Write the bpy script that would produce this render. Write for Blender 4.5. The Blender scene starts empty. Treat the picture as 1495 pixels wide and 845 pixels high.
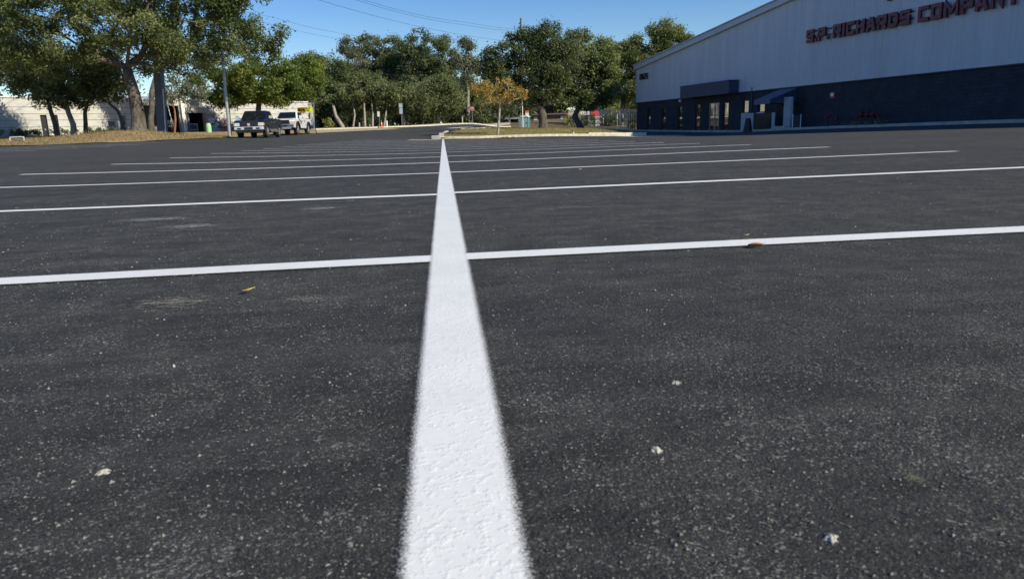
import bpy, math, random
import numpy as np
from mathutils import Vector, Matrix
from mathutils.geometry import delaunay_2d_cdt
random.seed(7)
RNG = np.random.default_rng(11)
SC = bpy.context.scene
COL = SC.collection
R = math.radians

# ------------------------------------------------------------------ camera
PW, PH = 1495, 845
F_, PITCH, ROLL, YAW, CH = 1048.17, .2171, -.0326, .087, .406
FWD = Vector((math.sin(YAW) * math.cos(PITCH), math.cos(YAW) * math.cos(PITCH), -math.sin(PITCH)))
_rt = Vector((math.cos(YAW), -math.sin(YAW), 0)); _up = _rt.cross(FWD)
RT = _rt * math.cos(ROLL) + _up * math.sin(ROLL)
UP = RT.cross(FWD)
CAM = Vector((0, 0, CH))
HF = Vector((math.sin(YAW), math.cos(YAW), 0))       # level viewing direction
def ray(px, py):
    return (FWD * F_ + RT * (px - PW / 2) + UP * (PH / 2 - py))
def at(px, py, d):
    """point seen at pixel (px,py) whose level distance ahead of the camera is d"""
    r = ray(px, py)
    return CAM + r * (d / r.dot(HF))
cam = bpy.data.objects.new('camera', bpy.data.cameras.new('camera'))
COL.objects.link(cam); SC.camera = cam
cam.matrix_world = Matrix.Translation(CAM) @ Matrix((RT, UP, -FWD)).transposed().to_4x4()
cam.data.sensor_width = 36; cam.data.lens = F_ / PW * 36
cam.data.clip_start = .02; cam.data.clip_end = 3000
cam.data.dof.use_dof = True; cam.data.dof.focus_distance = 5.0; cam.data.dof.aperture_fstop = 11

# ------------------------------------------------------------------ terrain
CTRL = []
for X, Y, Z in [(0, -4, 0), (0, 3, 0), (0, 6, 0), (0, 10, -.012), (0, 14, -.018), (0, 20, -.024), (0, 27, -.03), (0, 35, -.03), (0, 43, -.04), (-5.8, 3, 0), (-5.8, 11, .035), (-5.8, 20, .09),
                (-5.8, 30, .12), (-5.8, 38, .13), (-5.8, 48, .12), (5.8, 3, 0), (5.8, 12, 0), (5.8, 22, -.02), (5.8, 32, -.04), (12, 8, .02), (12, 20, -.05), (-13, 4, .14), (-13, 14, .2),
                (-13, 23, .25), (-22, 12, .32), (-22, 26, .4), (-35, 10, .6), (-35, 30, .7), (-60, 30, 1.3), (-60, -20, 1), (0, -30, 0),
                (25, -10, 0), (30, 8, 0), (60, -30, 0), (60, 60, .1), (40, 100, .2), (60, 160, .8), (-60, 80, 1.7), (-90, 120, 2), (-60, 160, 2),
                (0, 160, 1.6), (-150, 0, 1.5), (-150, 250, 2), (0, 260, 1.8), (150, 250, 1.5), (160, 0, .2), (0, -120, 0), (150, -120, 0), (-150, -120, 1)]:
    CTRL.append((X, Y, Z))
for px, py, d in [(294, 206.5, 38), (0, 214, 45), (100, 210.5, 47), (200, 206.3, 49), (330, 202.3, 50), (370, 201, 54), (410, 198.5, 60), (460, 196, 64),
                  (500, 193.5, 70), (540, 191.5, 76), (575, 189.5, 82), (460, 189.5, 86), (540, 187, 90), (600, 184.7, 95), (640, 183, 98), (690, 181.3, 102),
                  (740, 180, 112), (0, 200, 68), (120, 198, 72), (250, 194, 84), (330, 192, 90), (60, 204, 56), (160, 199, 58), (200, 193.5, 56), (260, 197, 58),
                  (560, 197, 58), (600, 192, 72), (640, 190, 76), (640, 203.4, 52), (700, 202.4, 52.5), (800, 199.6, 53.5), (870, 199, 55), (941, 198.4, 56),
                  (700, 192.5, 61), (793, 190.5, 63), (870, 191, 66), (765, 189.7, 105), (700, 186, 84), (850, 184.5, 100), (880, 183.6, 104), (910, 184.5, 98), (925, 190.5, 84),
                  (930, 191.7, 79), (1000, 192.3, 70), (1060, 192.5, 62), (1130, 191, 56), (1200, 187.5, 51), (1350, 182, 43), (1495, 177.5, 37),
                  (1000, 198.5, 48), (1100, 197, 42), (1300, 190.5, 34), (820, 178, 135)]:
    CTRL.append(tuple(at(px, py, d)))
CTRL = np.array(CTRL)
_C2 = 2.5 ** 2
def _phi(r2): return np.sqrt(r2 + _C2)
_d2 = ((CTRL[:, None, :2] - CTRL[None, :, :2]) ** 2).sum(-1)
_n = len(CTRL)
_A = np.zeros((_n + 1, _n + 1)); _A[:_n, :_n] = -_phi(_d2) - np.eye(_n) * .25; _A[:_n, _n] = 1; _A[_n, :_n] = 1
_w = np.linalg.solve(_A, np.append(CTRL[:, 2], 0))
def GA(P):
    P = np.asarray(P, float).reshape(-1, 2); out = np.empty(len(P))
    for i in range(0, len(P), 20000):
        q = P[i:i + 20000]
        r2 = ((q[:, None] - CTRL[None, :, :2]) ** 2).sum(-1)
        out[i:i + 20000] = -_phi(r2) @ _w[:_n] + _w[_n]
    return out
def g(x, y): return float(GA([(x, y)])[0])
def hit(px, py):
    r = ray(px, py); t = .3 / F_; lo = t
    while t < .4:
        p = CAM + r * t
        if p.z < g(p.x, p.y): break
        lo = t; t *= 1.03
    hi = t
    for _ in range(25):
        m = (lo + hi) / 2; p = CAM + r * m
        if p.z < g(p.x, p.y): hi = m
        else: lo = m
    return CAM + r * hi
def base(px, d, py=192):
    p = at(px, py, d); p.z = g(p.x, p.y); return p
def zpx(px, py, d): return at(px, py, d).z

# ------------------------------------------------------------------ materials
def nodes(name):
    m = bpy.data.materials.new(name); m.use_nodes = True
    nt = m.node_tree; b = nt.nodes['Principled BSDF']
    return m, nt, b
class N:
    def __init__(s, nt): s.nt = nt
    def n(s, t, **k):
        x = s.nt.nodes.new(t)
        for a, v in k.items(): setattr(x, a, v)
        return x
    def l(s, a, b): s.nt.links.new(a, b)
    def pos(s): return s.n('ShaderNodeNewGeometry').outputs['Position']
    def mapv(s, v, sc=(1, 1, 1), rot=(0, 0, 0)):
        m = s.n('ShaderNodeMapping'); m.inputs['Scale'].default_value = sc; m.inputs['Rotation'].default_value = rot
        s.l(v, m.inputs['Vector']); return m.outputs[0]
    def noise(s, v, sc, det=3, ro=.5, out='Fac'):
        x = s.n('ShaderNodeTexNoise'); x.inputs['Scale'].default_value = sc; x.inputs['Detail'].default_value = det
        x.inputs['Roughness'].default_value = ro; s.l(v, x.inputs['Vector']); return x.outputs[out]
    def voro(s, v, sc, out='Distance', f='F1'):
        x = s.n('ShaderNodeTexVoronoi', feature=f); x.inputs['Scale'].default_value = sc; s.l(v, x.inputs['Vector']); return x.outputs[out]
    def ramp(s, v, st):
        x = s.n('ShaderNodeValToRGB'); e = x.color_ramp.elements
        while len(e) < len(st): e.new(.5)
        for q, (p, c) in zip(e, st):
            q.position = p; q.color = (c, c, c, 1) if not hasattr(c, '__len__') else (*c, 1)
        s.l(v, x.inputs[0]); return x.outputs[0]
    def mix(s, f, a, b, t='MIX'):
        x = s.n('ShaderNodeMix', data_type='RGBA', blend_type=t)
        for i, v in ((0, f), (6, a), (7, b)):
            if hasattr(v, 'node'): s.l(v, x.inputs[i])
            elif i == 0: x.inputs[0].default_value = v
            else: x.inputs[i].default_value = (*v, 1) if hasattr(v, '__len__') else (v, v, v, 1)
        return x.outputs[2]
    def math(s, op, a, b=0, c=None, clamp=False):
        x = s.n('ShaderNodeMath', operation=op, use_clamp=clamp)
        for i, v in enumerate((a, b, c)):
            if v is None: continue
            if hasattr(v, 'node'): s.l(v, x.inputs[i])
            else: x.inputs[i].default_value = v
        return x.outputs[0]
    def bump(s, h, st, dist, b, prev=None):
        x = s.n('ShaderNodeBump'); x.inputs['Strength'].default_value = st; x.inputs['Distance'].default_value = dist
        s.l(h, x.inputs['Height'])
        if prev: s.l(prev, x.inputs['Normal'])
        if b: s.l(x.outputs[0], b.inputs['Normal'])
        return x.outputs[0]
def simple(name, c, rough=.6, metal=0, var=.12, sc=3.0, spec=.5, bump=0, bsc=60, coat=0):
    m, nt, b = nodes(name); k = N(nt); p = k.pos()
    f = k.noise(p, sc, 5, .6)
    v = k.ramp(f, [(.3, 1 - var), (.7, 1 + var * .5)])
    k.l(k.mix(1.0, c, v, 'MULTIPLY'), b.inputs['Base Color'])
    b.inputs['Roughness'].default_value = rough; b.inputs['Metallic'].default_value = metal
    b.inputs['Specular IOR Level'].default_value = spec; b.inputs['Coat Weight'].default_value = coat
    if bump: k.bump(k.noise(p, bsc, 3), bump, .01, b)
    return m
M = {}
def mk_asphalt():
    m, nt, b = nodes('asphalt'); k = N(nt); p = k.pos()
    big = k.noise(k.mapv(p, (.30, 1.0, 1)), .42, 4, .6)
    streak = k.noise(k.mapv(p, (.22, 3.0, 1), (0, 0, .05)), 1.7, 6, .65)
    s2 = k.noise(k.mapv(p, (.5, 2.2, 1), (0, 0, -.12)), 6.5, 5, .7)
    med = k.noise(p, 9, 6, .7)
    fine = k.noise(p, 330, 3, .75)
    c = k.mix(k.ramp(big, [(.36, 0.), (.64, 1.)]), (.0215, .0207, .0194), (.0430, .0408, .0372))
    c = k.mix(k.ramp(streak, [(.42, 0.), (.70, .7)]), c, (.054, .051, .046))
    c = k.mix(1.0, c, k.ramp(s2, [(.32, .66), (.68, 1.36)]), 'MULTIPLY')
    c = k.mix(k.ramp(k.noise(k.mapv(p, (.7, 1.5, 1)), 2.3, 6, .7), [(.50, 0.), (.72, .55)]), c, (.052, .044, .033))
    c = k.mix(1.0, c, k.ramp(med, [(.3, .72), (.7, 1.3)]), 'MULTIPLY')
    c = k.mix(1.0, c, k.ramp(fine, [(.28, .30), (.5, .95), (.74, 1.9)]), 'MULTIPLY')
    patch = k.ramp(k.noise(p, 5.5, 4, .7), [(.34, 0.), (.66, 1.)])
    # pale aggregate showing through: irregular flecks of four sizes
    for sc, lo, hi, col, am in ((430, .60, .65, (.20, .195, .18), .85), (210, .63, .67, (.27, .262, .235), .9), (110, .655, .70, (.22, .21, .18), .8), (56, .69, .72, (.28, .265, .22), .75)):
        f = k.math('ADD', k.noise(p, sc, 2.5, .6), k.math('MULTIPLY', k.math('SUBTRACT', patch, .5), .07))
        tone = k.mix(k.noise(p, sc * .37, 1), tuple(v * .4 for v in col), tuple(v * 1.5 for v in col))
        c = k.mix(k.math('MULTIPLY', k.ramp(f, [(lo, 0.), (hi, 1.)]), am), c, tone)
    pit = k.ramp(k.noise(p, 120, 2, .6), [(.27, .12), (.36, 1.)])
    c = k.mix(.8, c, k.mix(1.0, c, pit, 'MULTIPLY'))
    # thin hairline cracks in a few places
    cr = k.math('ABSOLUTE', k.math('SUBTRACT', k.noise(k.mapv(p, (.8, 1.3, 1)), .62, 5, .55), .5))
    c = k.mix(k.math('MULTIPLY', k.ramp(cr, [(.0, .8), (.0028, 0.)]), k.ramp(k.noise(p, .33, 2), [(.50, 0.), (.60, 1.)])), c, (.010, .010, .011))
    # dark rubber arcs left by turning tyres
    rg = k.n('ShaderNodeTexWave', wave_type='RINGS', rings_direction='SPHERICAL'); rg.inputs['Scale'].default_value = .11; rg.inputs['Distortion'].default_value = 2.2; rg.inputs['Detail'].default_value = 2
    rg.inputs['Detail Scale'].default_value = .6; k.l(k.mapv(p, (1, 1, 0)), rg.inputs['Vector'])
    c = k.mix(k.math('MULTIPLY', k.ramp(rg.outputs['Fac'], [(.93, 0.), (.99, .55)]), k.ramp(k.noise(p, .5, 3), [(.45, 0.), (.62, 1.)])), c, (.022, .022, .024))
    k.l(c, b.inputs['Base Color'])
    b.inputs['Roughness'].default_value = .85; b.inputs['Specular IOR Level'].default_value = .3
    h = k.math('ADD', k.math('MULTIPLY', k.noise(p, 120, 3, .65), 1.6), k.math('ADD', fine, k.math('MULTIPLY', k.noise(p, 30, 4, .6), 1.4)))
    k.bump(h, .7, .004, b)
    return m
def mk_scuff(name, col, seed=0.0):
    m, nt, b = nodes(name); k = N(nt); uv = k.n('ShaderNodeUVMap').outputs[0]; p = k.pos()
    ln = k.n('ShaderNodeVectorMath', operation='LENGTH'); k.l(uv, ln.inputs[0])
    fall = k.ramp(ln.outputs['Value'], [(.15, 1.), (1., 0.)])
    f = k.noise(k.mapv(uv, (1.8, 5, 1)), 2.6 + seed, 9, .82); f2 = k.noise(p, 160, 3, .8)
    a = k.math('ADD', k.math('ADD', k.math('MULTIPLY', fall, .42), k.math('SUBTRACT', k.math('MULTIPLY', f, 2.1), .52)), k.math('MULTIPLY', f2, .5))
    k.l(k.math('MULTIPLY', k.ramp(k.math('MULTIPLY', a, .6), [(.70, 0.), (.77, .8)]), k.ramp(fall, [(0., 0.), (.15, 1.)])), b.inputs['Alpha'])
    k.l(k.mix(1.0, col, k.ramp(f2, [(.3, .5), (.7, 1.4)]), 'MULTIPLY'), b.inputs['Base Color']); b.inputs['Roughness'].default_value = 1; return m
def mk_paint():
    m, nt, b = nodes('white_road_paint'); k = N(nt)
    uv = k.n('ShaderNodeUVMap').outputs[0]; p = k.pos()
    s = k.n('ShaderNodeSeparateXYZ'); k.l(uv, s.inputs[0])
    # u runs -1..1 across the strip, paint itself fills |u| < .8; overspray beyond
    a = k.math('ABSOLUTE', s.outputs[0])
    wob = k.math('MULTIPLY', k.math('SUBTRACT', k.noise(p, 9, 3), .5), .06)
    fz = k.math('MULTIPLY', k.math('SUBTRACT', k.noise(p, 420, 2, .8), .5), .42)
    e = k.math('ADD', k.math('ADD', a, wob), fz)
    al = k.ramp(e, [(.76, 1.), (.93, 0.)])
    wear = k.ramp(k.noise(p, 55, 4, .7), [(.18, .93), (.32, 1.)])
    col = k.mix(k.ramp(k.noise(p, 4, 5, .6), [(.35, 0.), (.7, 1.)]), (.77, .755, .72), (.83, .81, .775))
    col = k.mix(1.0, col, wear, 'MULTIPLY')
    dirt = k.ramp(k.noise(k.mapv(p, (1, .6, 1)), 6, 8, .8), [(.52, 0.), (.74, .22)])
    col = k.mix(dirt, col, (.45, .44, .42))
    # bare stones poking through: sparse dark pin holes
    x = k.n('ShaderNodeTexVoronoi'); x.inputs['Scale'].default_value = 150; k.l(p, x.inputs['Vector'])
    sp = k.n('ShaderNodeSeparateColor'); k.l(x.outputs['Color'], sp.inputs[0])
    hole = k.math('MULTIPLY', k.math('GREATER_THAN', sp.outputs[0], .988), k.ramp(x.outputs['Distance'], [(.15, 1.), (.25, 0.)]))
    col = k.mix(k.math('MULTIPLY', hole, .6), col, (.2, .2, .2))
    k.l(col, b.inputs['Base Color']); k.l(al, b.inputs['Alpha'])
    b.inputs['Roughness'].default_value = .55
    h = k.math('ADD', k.math('MULTIPLY', k.ramp(k.noise(k.mapv(p, (.8, 1, 1)), 95, 3, .6), [(.52, 0.), (.72, 1.)]), 1.0), k.math('MULTIPLY', k.noise(p, 28, 3, .5), .9))
    k.bump(h, .26, .004, b)
    return m
def mk_ground(name, c1, c2, c3, sc=1.0):
    m, nt, b = nodes(name); k = N(nt); p = k.pos()
    a = k.noise(p, .35 * sc, 5, .65); d = k.noise(p, 3 * sc, 5, .7); e = k.noise(p, 18 * sc, 3, .7)
    c = k.mix(k.ramp(a, [(.38, 0.), (.6, 1.)]), c1, c2)
    c = k.mix(k.ramp(d, [(.45, 0.), (.62, .85)]), c, c3)
    c = k.mix(1.0, c, k.ramp(e, [(.3, .55), (.7, 1.35)]), 'MULTIPLY')
    k.l(c, b.inputs['Base Color']); b.inputs['Roughness'].default_value = .95; b.inputs['Specular IOR Level'].default_value = .1
    k.bump(k.math('ADD', e, d), .8, .06, b)
    return m
def mk_leaf(name, tr=.3):
    m, nt, b = nodes(name); k = N(nt)
    at_ = k.n('ShaderNodeAttribute', attribute_name='tint')
    b.inputs['Roughness'].default_value = .5; b.inputs['Specular IOR Level'].default_value = .35
    k.l(at_.outputs['Color'], b.inputs['Base Color'])
    t = k.n('ShaderNodeBsdfTranslucent'); k.l(k.mix(1.0, at_.outputs['Color'], (1.5, 1.45, .6), 'MULTIPLY'), t.inputs[0])
    mx = k.n('ShaderNodeMixShader'); mx.inputs[0].default_value = tr
    k.l(b.outputs[0], mx.inputs[1]); k.l(t.outputs[0], mx.inputs[2])
    k.l(mx.outputs[0], nt.nodes['Material Output'].inputs[0]); return m
def mk_bark(name, c1, c2):
    m, nt, b = nodes(name); k = N(nt); p = k.pos()
    q = k.mapv(p, (1, 1, .22))
    c = k.mix(k.ramp(k.noise(q, 9, 5, .7), [(.35, 0.), (.65, 1.)]), c1, c2)
    c = k.mix(k.ramp(k.noise(p, 1.3, 4, .6), [(.5, 0.), (.7, .6)]), c, tuple(v * .55 for v in c1))
    k.l(c, b.inputs['Base Color']); b.inputs['Roughness'].default_value = .95; b.inputs['Specular IOR Level'].default_value = .1
    k.bump(k.noise(q, 14, 5, .7), 1, .05, b); return m
def mk_siding():
    m, nt, b = nodes('ribbed_metal_siding'); k = N(nt); p = k.pos()
    v = k.ramp(k.noise(k.mapv(p, (1.2, 1.2, .12)), 1.1, 5, .65), [(.3, .86), (.7, 1.06)])
    k.l(k.mix(1.0, (.58, .60, .64), v, 'MULTIPLY'), b.inputs['Base Color']); b.inputs['Roughness'].default_value = .5
    return m
def mk_block(name, c1, c2, mortar, rot, w=.4, h=.2, rough=.9):
    m, nt, b = nodes(name); k = N(nt); p = k.pos()
    mp = k.n('ShaderNodeMapping'); mp.inputs['Rotation'].default_value = (0, 0, rot); k.l(p, mp.inputs[0])
    s = k.n('ShaderNodeSeparateXYZ'); k.l(mp.outputs[0], s.inputs[0]); cb = k.n('ShaderNodeCombineXYZ')
    k.l(s.outputs[0], cb.inputs[0]); k.l(s.outputs[2], cb.inputs[1])
    x = k.n('ShaderNodeTexBrick'); k.l(cb.outputs[0], x.inputs[0])
    x.inputs['Color1'].default_value = (*c1, 1); x.inputs['Color2'].default_value = (*c2, 1); x.inputs['Mortar'].default_value = (*mortar, 1)
    x.inputs['Scale'].default_value = 1; x.inputs['Brick Width'].default_value = w; x.inputs['Row Height'].default_value = h; x.inputs['Mortar Size'].default_value = .012
    c = k.mix(1.0, x.outputs[0], k.ramp(k.noise(p, 1.2, 5, .65), [(.3, .75), (.7, 1.2)]), 'MULTIPLY')
    k.l(c, b.inputs['Base Color']); b.inputs['Roughness'].default_value = rough
    k.bump(k.math('ADD', x.outputs['Fac'], k.noise(p, 25, 3)), .5, .02, b); return m
def mk_glass(name, c=(.012, .016, .02), ior=2.0):
    m, nt, b = nodes(name); k = N(nt)
    b.inputs['Base Color'].default_value = (*c, 1); b.inputs['Roughness'].default_value = .04; b.inputs['IOR'].default_value = ior
    b.inputs['Specular IOR Level'].default_value = .8
    k.bump(k.noise(k.pos(), 1.2, 2), .04, .05, b); return m
def mk_mesh_wire(name, c, sc=9, dens=.30):
    m, nt, b = nodes(name); k = N(nt); p = k.pos()
    v = k.math('FRACT', k.math('MULTIPLY', k.math('ADD', k.n('ShaderNodeSeparateXYZ').outputs[0], 0), 1))
    s = k.n('ShaderNodeSeparateXYZ'); k.l(p, s.inputs[0])
    xy = k.math('ADD', s.outputs[0], k.math('MULTIPLY', s.outputs[1], .3))
    a = k.math('FRACT', k.math('MULTIPLY', k.math('ADD', xy, s.outputs[2]), sc)); c2 = k.math('FRACT', k.math('MULTIPLY', k.math('SUBTRACT', xy, s.outputs[2]), sc))
    al = k.math('MAXIMUM', k.math('LESS_THAN', a, dens * .6), k.math('LESS_THAN', c2, dens * .6))
    k.l(al, b.inputs['Alpha']); b.inputs['Base Color'].default_value = (*c, 1); b.inputs['Metallic'].default_value = .4; b.inputs['Roughness'].default_value = .5
    return m
M['dust'] = mk_scuff('pale_dust_smear', (.26, .24, .20)); M['chalk'] = mk_scuff('whitish_smear', (.42, .42, .41), .9); M['olive'] = mk_scuff('olive_smear', (.20, .19, .12), .4); M['asphalt'] = mk_asphalt(); M['paint'] = mk_paint()
M['dirt'] = mk_ground('dirt_and_dead_grass', (.44, .33, .19), (.36, .28, .14), (.26, .16, .095))
M['litter'] = mk_ground('leaf_litter', (.14, .10, .06), (.17, .14, .075), (.11, .075, .045))
M['grassy'] = mk_ground('mown_grass', (.22, .21, .08), (.31, .26, .12), (.33, .23, .12))
M['sand'] = mk_ground('pale_sand', (.50, .42, .29), (.46, .38, .26), (.40, .32, .21))
M['leaf'] = mk_leaf('oak_leaves', .45); M['leafy'] = mk_leaf('thin_leaves', .4)
M['bark'] = mk_bark('oak_bark', (.080, .068, .056), (.19, .165, .138)); M['palebark'] = mk_bark('pale_bark', (.24, .20, .16), (.42, .38, .32))
M['redbark'] = mk_bark('reddish_bark', (.22, .085, .05), (.34, .17, .11))
M['siding'] = mk_siding()
M['concrete'] = simple('concrete', (.46, .44, .40), .9, var=.3, sc=2, bump=.4)
M['kerb'] = simple('pale_kerb_concrete', (.66, .60, .47), .85, var=.3, sc=4, bump=.4)
M['navy'] = simple('navy_painted_metal', (.030, .050, .110), .45, var=.15)
M['canopyblue'] = simple('blue_grey_fabric', (.12, .14, .19), .6, var=.1)
M['trim'] = simple('pale_trim', (.52, .55, .60), .5, var=.1)
M['darkframe'] = simple('dark_window_frame', (.02, .022, .025), .4)
M['palepaint'] = simple('pale_grey_paint', (.42, .47, .54), .55, var=.12)
M['maroon'] = simple('maroon_sign_face', (.18, .032, .048), .45, var=.1)
M['signside'] = simple('dark_sign_return', (.055, .014, .024), .5)
M['red'] = simple('red_paint', (.42, .02, .025), .4); M['darkred'] = simple('faded_dark_red_paint', (.13, .008, .014), .6); M['banner'] = simple('red_banner', (.62, .06, .08), .6)
M['pink'] = simple('pink_paint', (.62, .30, .30), .7); M['white'] = simple('white_paint', (.76, .76, .74), .55, var=.1)
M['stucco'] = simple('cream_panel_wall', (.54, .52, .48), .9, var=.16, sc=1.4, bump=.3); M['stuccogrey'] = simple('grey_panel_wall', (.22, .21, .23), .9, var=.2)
M['seam'] = simple('dark_wall_seam', (.10, .10, .10), .9)
M['black'] = simple('black_paint', (.015, .015, .017), .5); M['dark'] = simple('dark_interior', (.02, .022, .026), .9)
M['bluepanel'] = simple('blue_door_paint', (.03, .055, .12), .5)
M['steel'] = simple('galvanised_steel', (.42, .43, .44), .45, .6, var=.2, sc=8); M['pylon'] = simple('blue_grey_pylon_paint', (.085, .115, .155), .6, var=.25, sc=1.2)
M['chrome'] = simple('chrome', (.75, .76, .78), .14, 1, var=.03); M['brightsteel'] = simple('bright_bumper_steel', (.78, .78, .78), .38, .45); M['rim'] = simple('alloy_rim', (.50, .50, .52), .3, .8)
M['rubber'] = simple('tyre_rubber', (.022, .022, .022), .85); M['blackplastic'] = simple('black_plastic', (.02, .02, .021), .5)
M['navycar'] = simple('dark_blue_car_paint', (.006, .014, .042), .22, .1, var=.05, coat=.8); M['whitecar'] = simple('white_car_paint', (.80, .80, .79), .3, var=.04, coat=.7)
M['carglass'] = mk_glass('car_glass', (.008, .01, .012), 1.45); M['glass'] = mk_glass('window_glass', (.02, .018, .016), 2.6)
M['lamp'] = simple('headlamp_lens', (.72, .70, .66), .12, .3, coat=1); M['amber'] = simple('amber_lens', (.8, .3, .03), .2)
M['yellow'] = simple('sign_yellow', (.85, .52, .02), .5); M['lime'] = simple('fluorescent_yellow_green', (.72, .85, .02), .5); M['stopred'] = simple('stop_sign_red', (.55, .03, .035), .5)
M['orange'] = simple('traffic_orange', (.85, .14, .03), .55); M['teal'] = simple('teal_plastic', (.05, .20, .18), .5); M['tealpale'] = simple('pale_teal_plastic', (.34, .52, .48), .5)
M['palegreen'] = simple('pale_green_plastic', (.36, .58, .34), .6); M['wood'] = simple('weathered_pole_wood', (.20, .17, .14), .9); M['lilac'] = simple('lilac_grey_roof', (.30, .30, .38), .6)
M['wire'] = simple('cable_black', (.02, .02, .025), .6); M['brownleaf'] = simple('dry_brown_leaf', (.58, .27, .11), .7, var=.4, sc=60); M['yellowleaf'] = simple('dry_yellow_leaf', (.62, .42, .14), .7, var=.3, sc=60)
M['mortar'] = simple('dried_mortar', (.55, .53, .47), .95, var=.35, sc=60, bump=1, bsc=250)
M['chain'] = mk_mesh_wire('chain_link_wire', (.55, .56, .57)); M['grit'] = simple('grit_stone', (.24, .23, .21), .9, var=.5, sc=90)
M['tan'] = simple('tan_render', (.48, .42, .32), .9, var=.2); M['orangebrown'] = simple('brown_roof', (.12, .07, .05), .8)

# ------------------------------------------------------------------ object helpers
def tag(o, label=None, cat=None, group=None, kind=None):
    if label: o['label'] = label
    if cat: o['category'] = cat
    if group: o['group'] = group
    if kind: o['kind'] = kind
    return o
def thing(name, label, cat, loc=(0, 0, 0), rz=0, group=None):
    o = bpy.data.objects.new(name, None); COL.objects.link(o); o.empty_display_size = .2
    o.location = loc; o.rotation_euler = (0, 0, rz); return tag(o, label, cat, group)
class MB:
    def __init__(s): s.v = []; s.f = []
    def add(s, vs, fs):
        k = len(s.v); s.v += [tuple(v) for v in vs]; s.f += [tuple(i + k for i in f) for f in fs]; return s
    def box(s, x0, x1, y0, y1, z0, z1):
        return s.add([(x0, y0, z0), (x1, y0, z0), (x1, y1, z0), (x0, y1, z0), (x0, y0, z1), (x1, y0, z1), (x1, y1, z1), (x0, y1, z1)],
                     [(0, 3, 2, 1), (4, 5, 6, 7), (0, 1, 5, 4), (1, 2, 6, 5), (2, 3, 7, 6), (3, 0, 4, 7)])
    def hexa(s, p): return s.add(p, [(0, 3, 2, 1), (4, 5, 6, 7), (0, 1, 5, 4), (1, 2, 6, 5), (2, 3, 7, 6), (3, 0, 4, 7)])
    def prism(s, poly, a0, a1, axis=0):
        """poly of 2-d points extruded along axis (0=x: poly in y,z; 1=y: poly in x,z; 2=z: poly in x,y)"""
        n = len(poly); P = []
        for a in (a0, a1):
            for u, v in poly: P.append((a, u, v) if axis == 0 else (u, a, v) if axis == 1 else (u, v, a))
        fs = [tuple(range(n))[::-1], tuple(range(n, 2 * n))] + [(i, (i + 1) % n, n + (i + 1) % n, n + i) for i in range(n)]
        return s.add(P, fs)
    def tube(s, pts, rad, n=8, cap=True):
        pts = [Vector(p) for p in pts]
        if not hasattr(rad, '__len__'): rad = [rad] * len(pts)
        k = len(s.v); prev = None
        for i, p in enumerate(pts):
            t = (pts[min(i + 1, len(pts) - 1)] - pts[max(i - 1, 0)])
            if t.length < 1e-9: t = Vector((0, 0, 1))
            t.normalize()
            a = prev if prev is not None else (Vector((1, 0, 0)) if abs(t.x) < .8 else Vector((0, 1, 0)))
            u = (a - t * a.dot(t)).normalized(); w = t.cross(u); prev = u
            for j in range(n):
                q = 2 * math.pi * j / n; s.v.append(tuple(p + (u * math.cos(q) + w * math.sin(q)) * rad[i]))
        for i in range(len(pts) - 1):
            for j in range(n):
                a = k + i * n + j; b = k + i * n + (j + 1) % n; s.f.append((a, b, b + n, a + n))
        if cap:
            s.f.append(tuple(k + j for j in range(n))[::-1]); s.f.append(tuple(k + (len(pts) - 1) * n + j for j in range(n)))
        return s
    def lathe(s, prof, c=(0, 0, 0), axis=2, n=20):
        k = len(s.v)
        for r, h in prof:
            for j in range(n):
                q = 2 * math.pi * j / n; a, b = r * math.cos(q), r * math.sin(q)
                p = (a, b, h) if axis == 2 else (h, a, b)
                s.v.append((p[0] + c[0], p[1] + c[1], p[2] + c[2]))
        for i in range(len(prof) - 1):
            for j in range(n):
                a = k + i * n + j; b = k + i * n + (j + 1) % n; s.f.append((a, b, b + n, a + n))
        s.f.append(tuple(k + j for j in range(n))[::-1]); s.f.append(tuple(k + (len(prof) - 1) * n + j for j in range(n)))
        return s
    def build(s, name, mat, parent=None, bevel=0, smooth=False, loc=None):
        me = bpy.data.meshes.new(name); me.from_pydata(s.v, [], s.f); me.validate(); me.materials.append(mat)
        if smooth: me.polygons.foreach_set('use_smooth', [True] * len(me.polygons))
        o = bpy.data.objects.new(name, me); COL.objects.link(o)
        if parent is not None: o.parent = parent
        if loc is not None: o.location = loc
        if bevel:
            b = o.modifiers.new('bevel', 'BEVEL'); b.width = bevel; b.segments = 2; b.limit_method = 'ANGLE'; b.angle_limit = R(35)
        return o
def bx(x0, x1, y0, y1, z0, z1): return MB().box(x0, x1, y0, y1, z0, z1)
def quads(name, V, mat, parent=None, tint=None, nper=4):
    """V: (n,nper,3) separate faces, with an optional colour per face"""
    n = len(V); me = bpy.data.meshes.new(name)
    me.vertices.add(n * nper); me.vertices.foreach_set('co', V.reshape(-1).astype(np.float32))
    me.loops.add(n * nper); me.loops.foreach_set('vertex_index', np.arange(n * nper, dtype=np.int32))
    me.polygons.add(n); me.polygons.foreach_set('loop_start', np.arange(0, n * nper, nper, dtype=np.int32))
    me.update(calc_edges=True)
    if tint is not None:
        a = me.color_attributes.new('tint', 'FLOAT_COLOR', 'CORNER')
        c = np.ones((n, nper, 4), np.float32); c[:, :, :3] = tint[:, None, :]; a.data.foreach_set('color', c.reshape(-1))
    me.materials.append(mat)
    o = bpy.data.objects.new(name, me); COL.objects.link(o)
    if parent is not None: o.parent = parent
    return o

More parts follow.
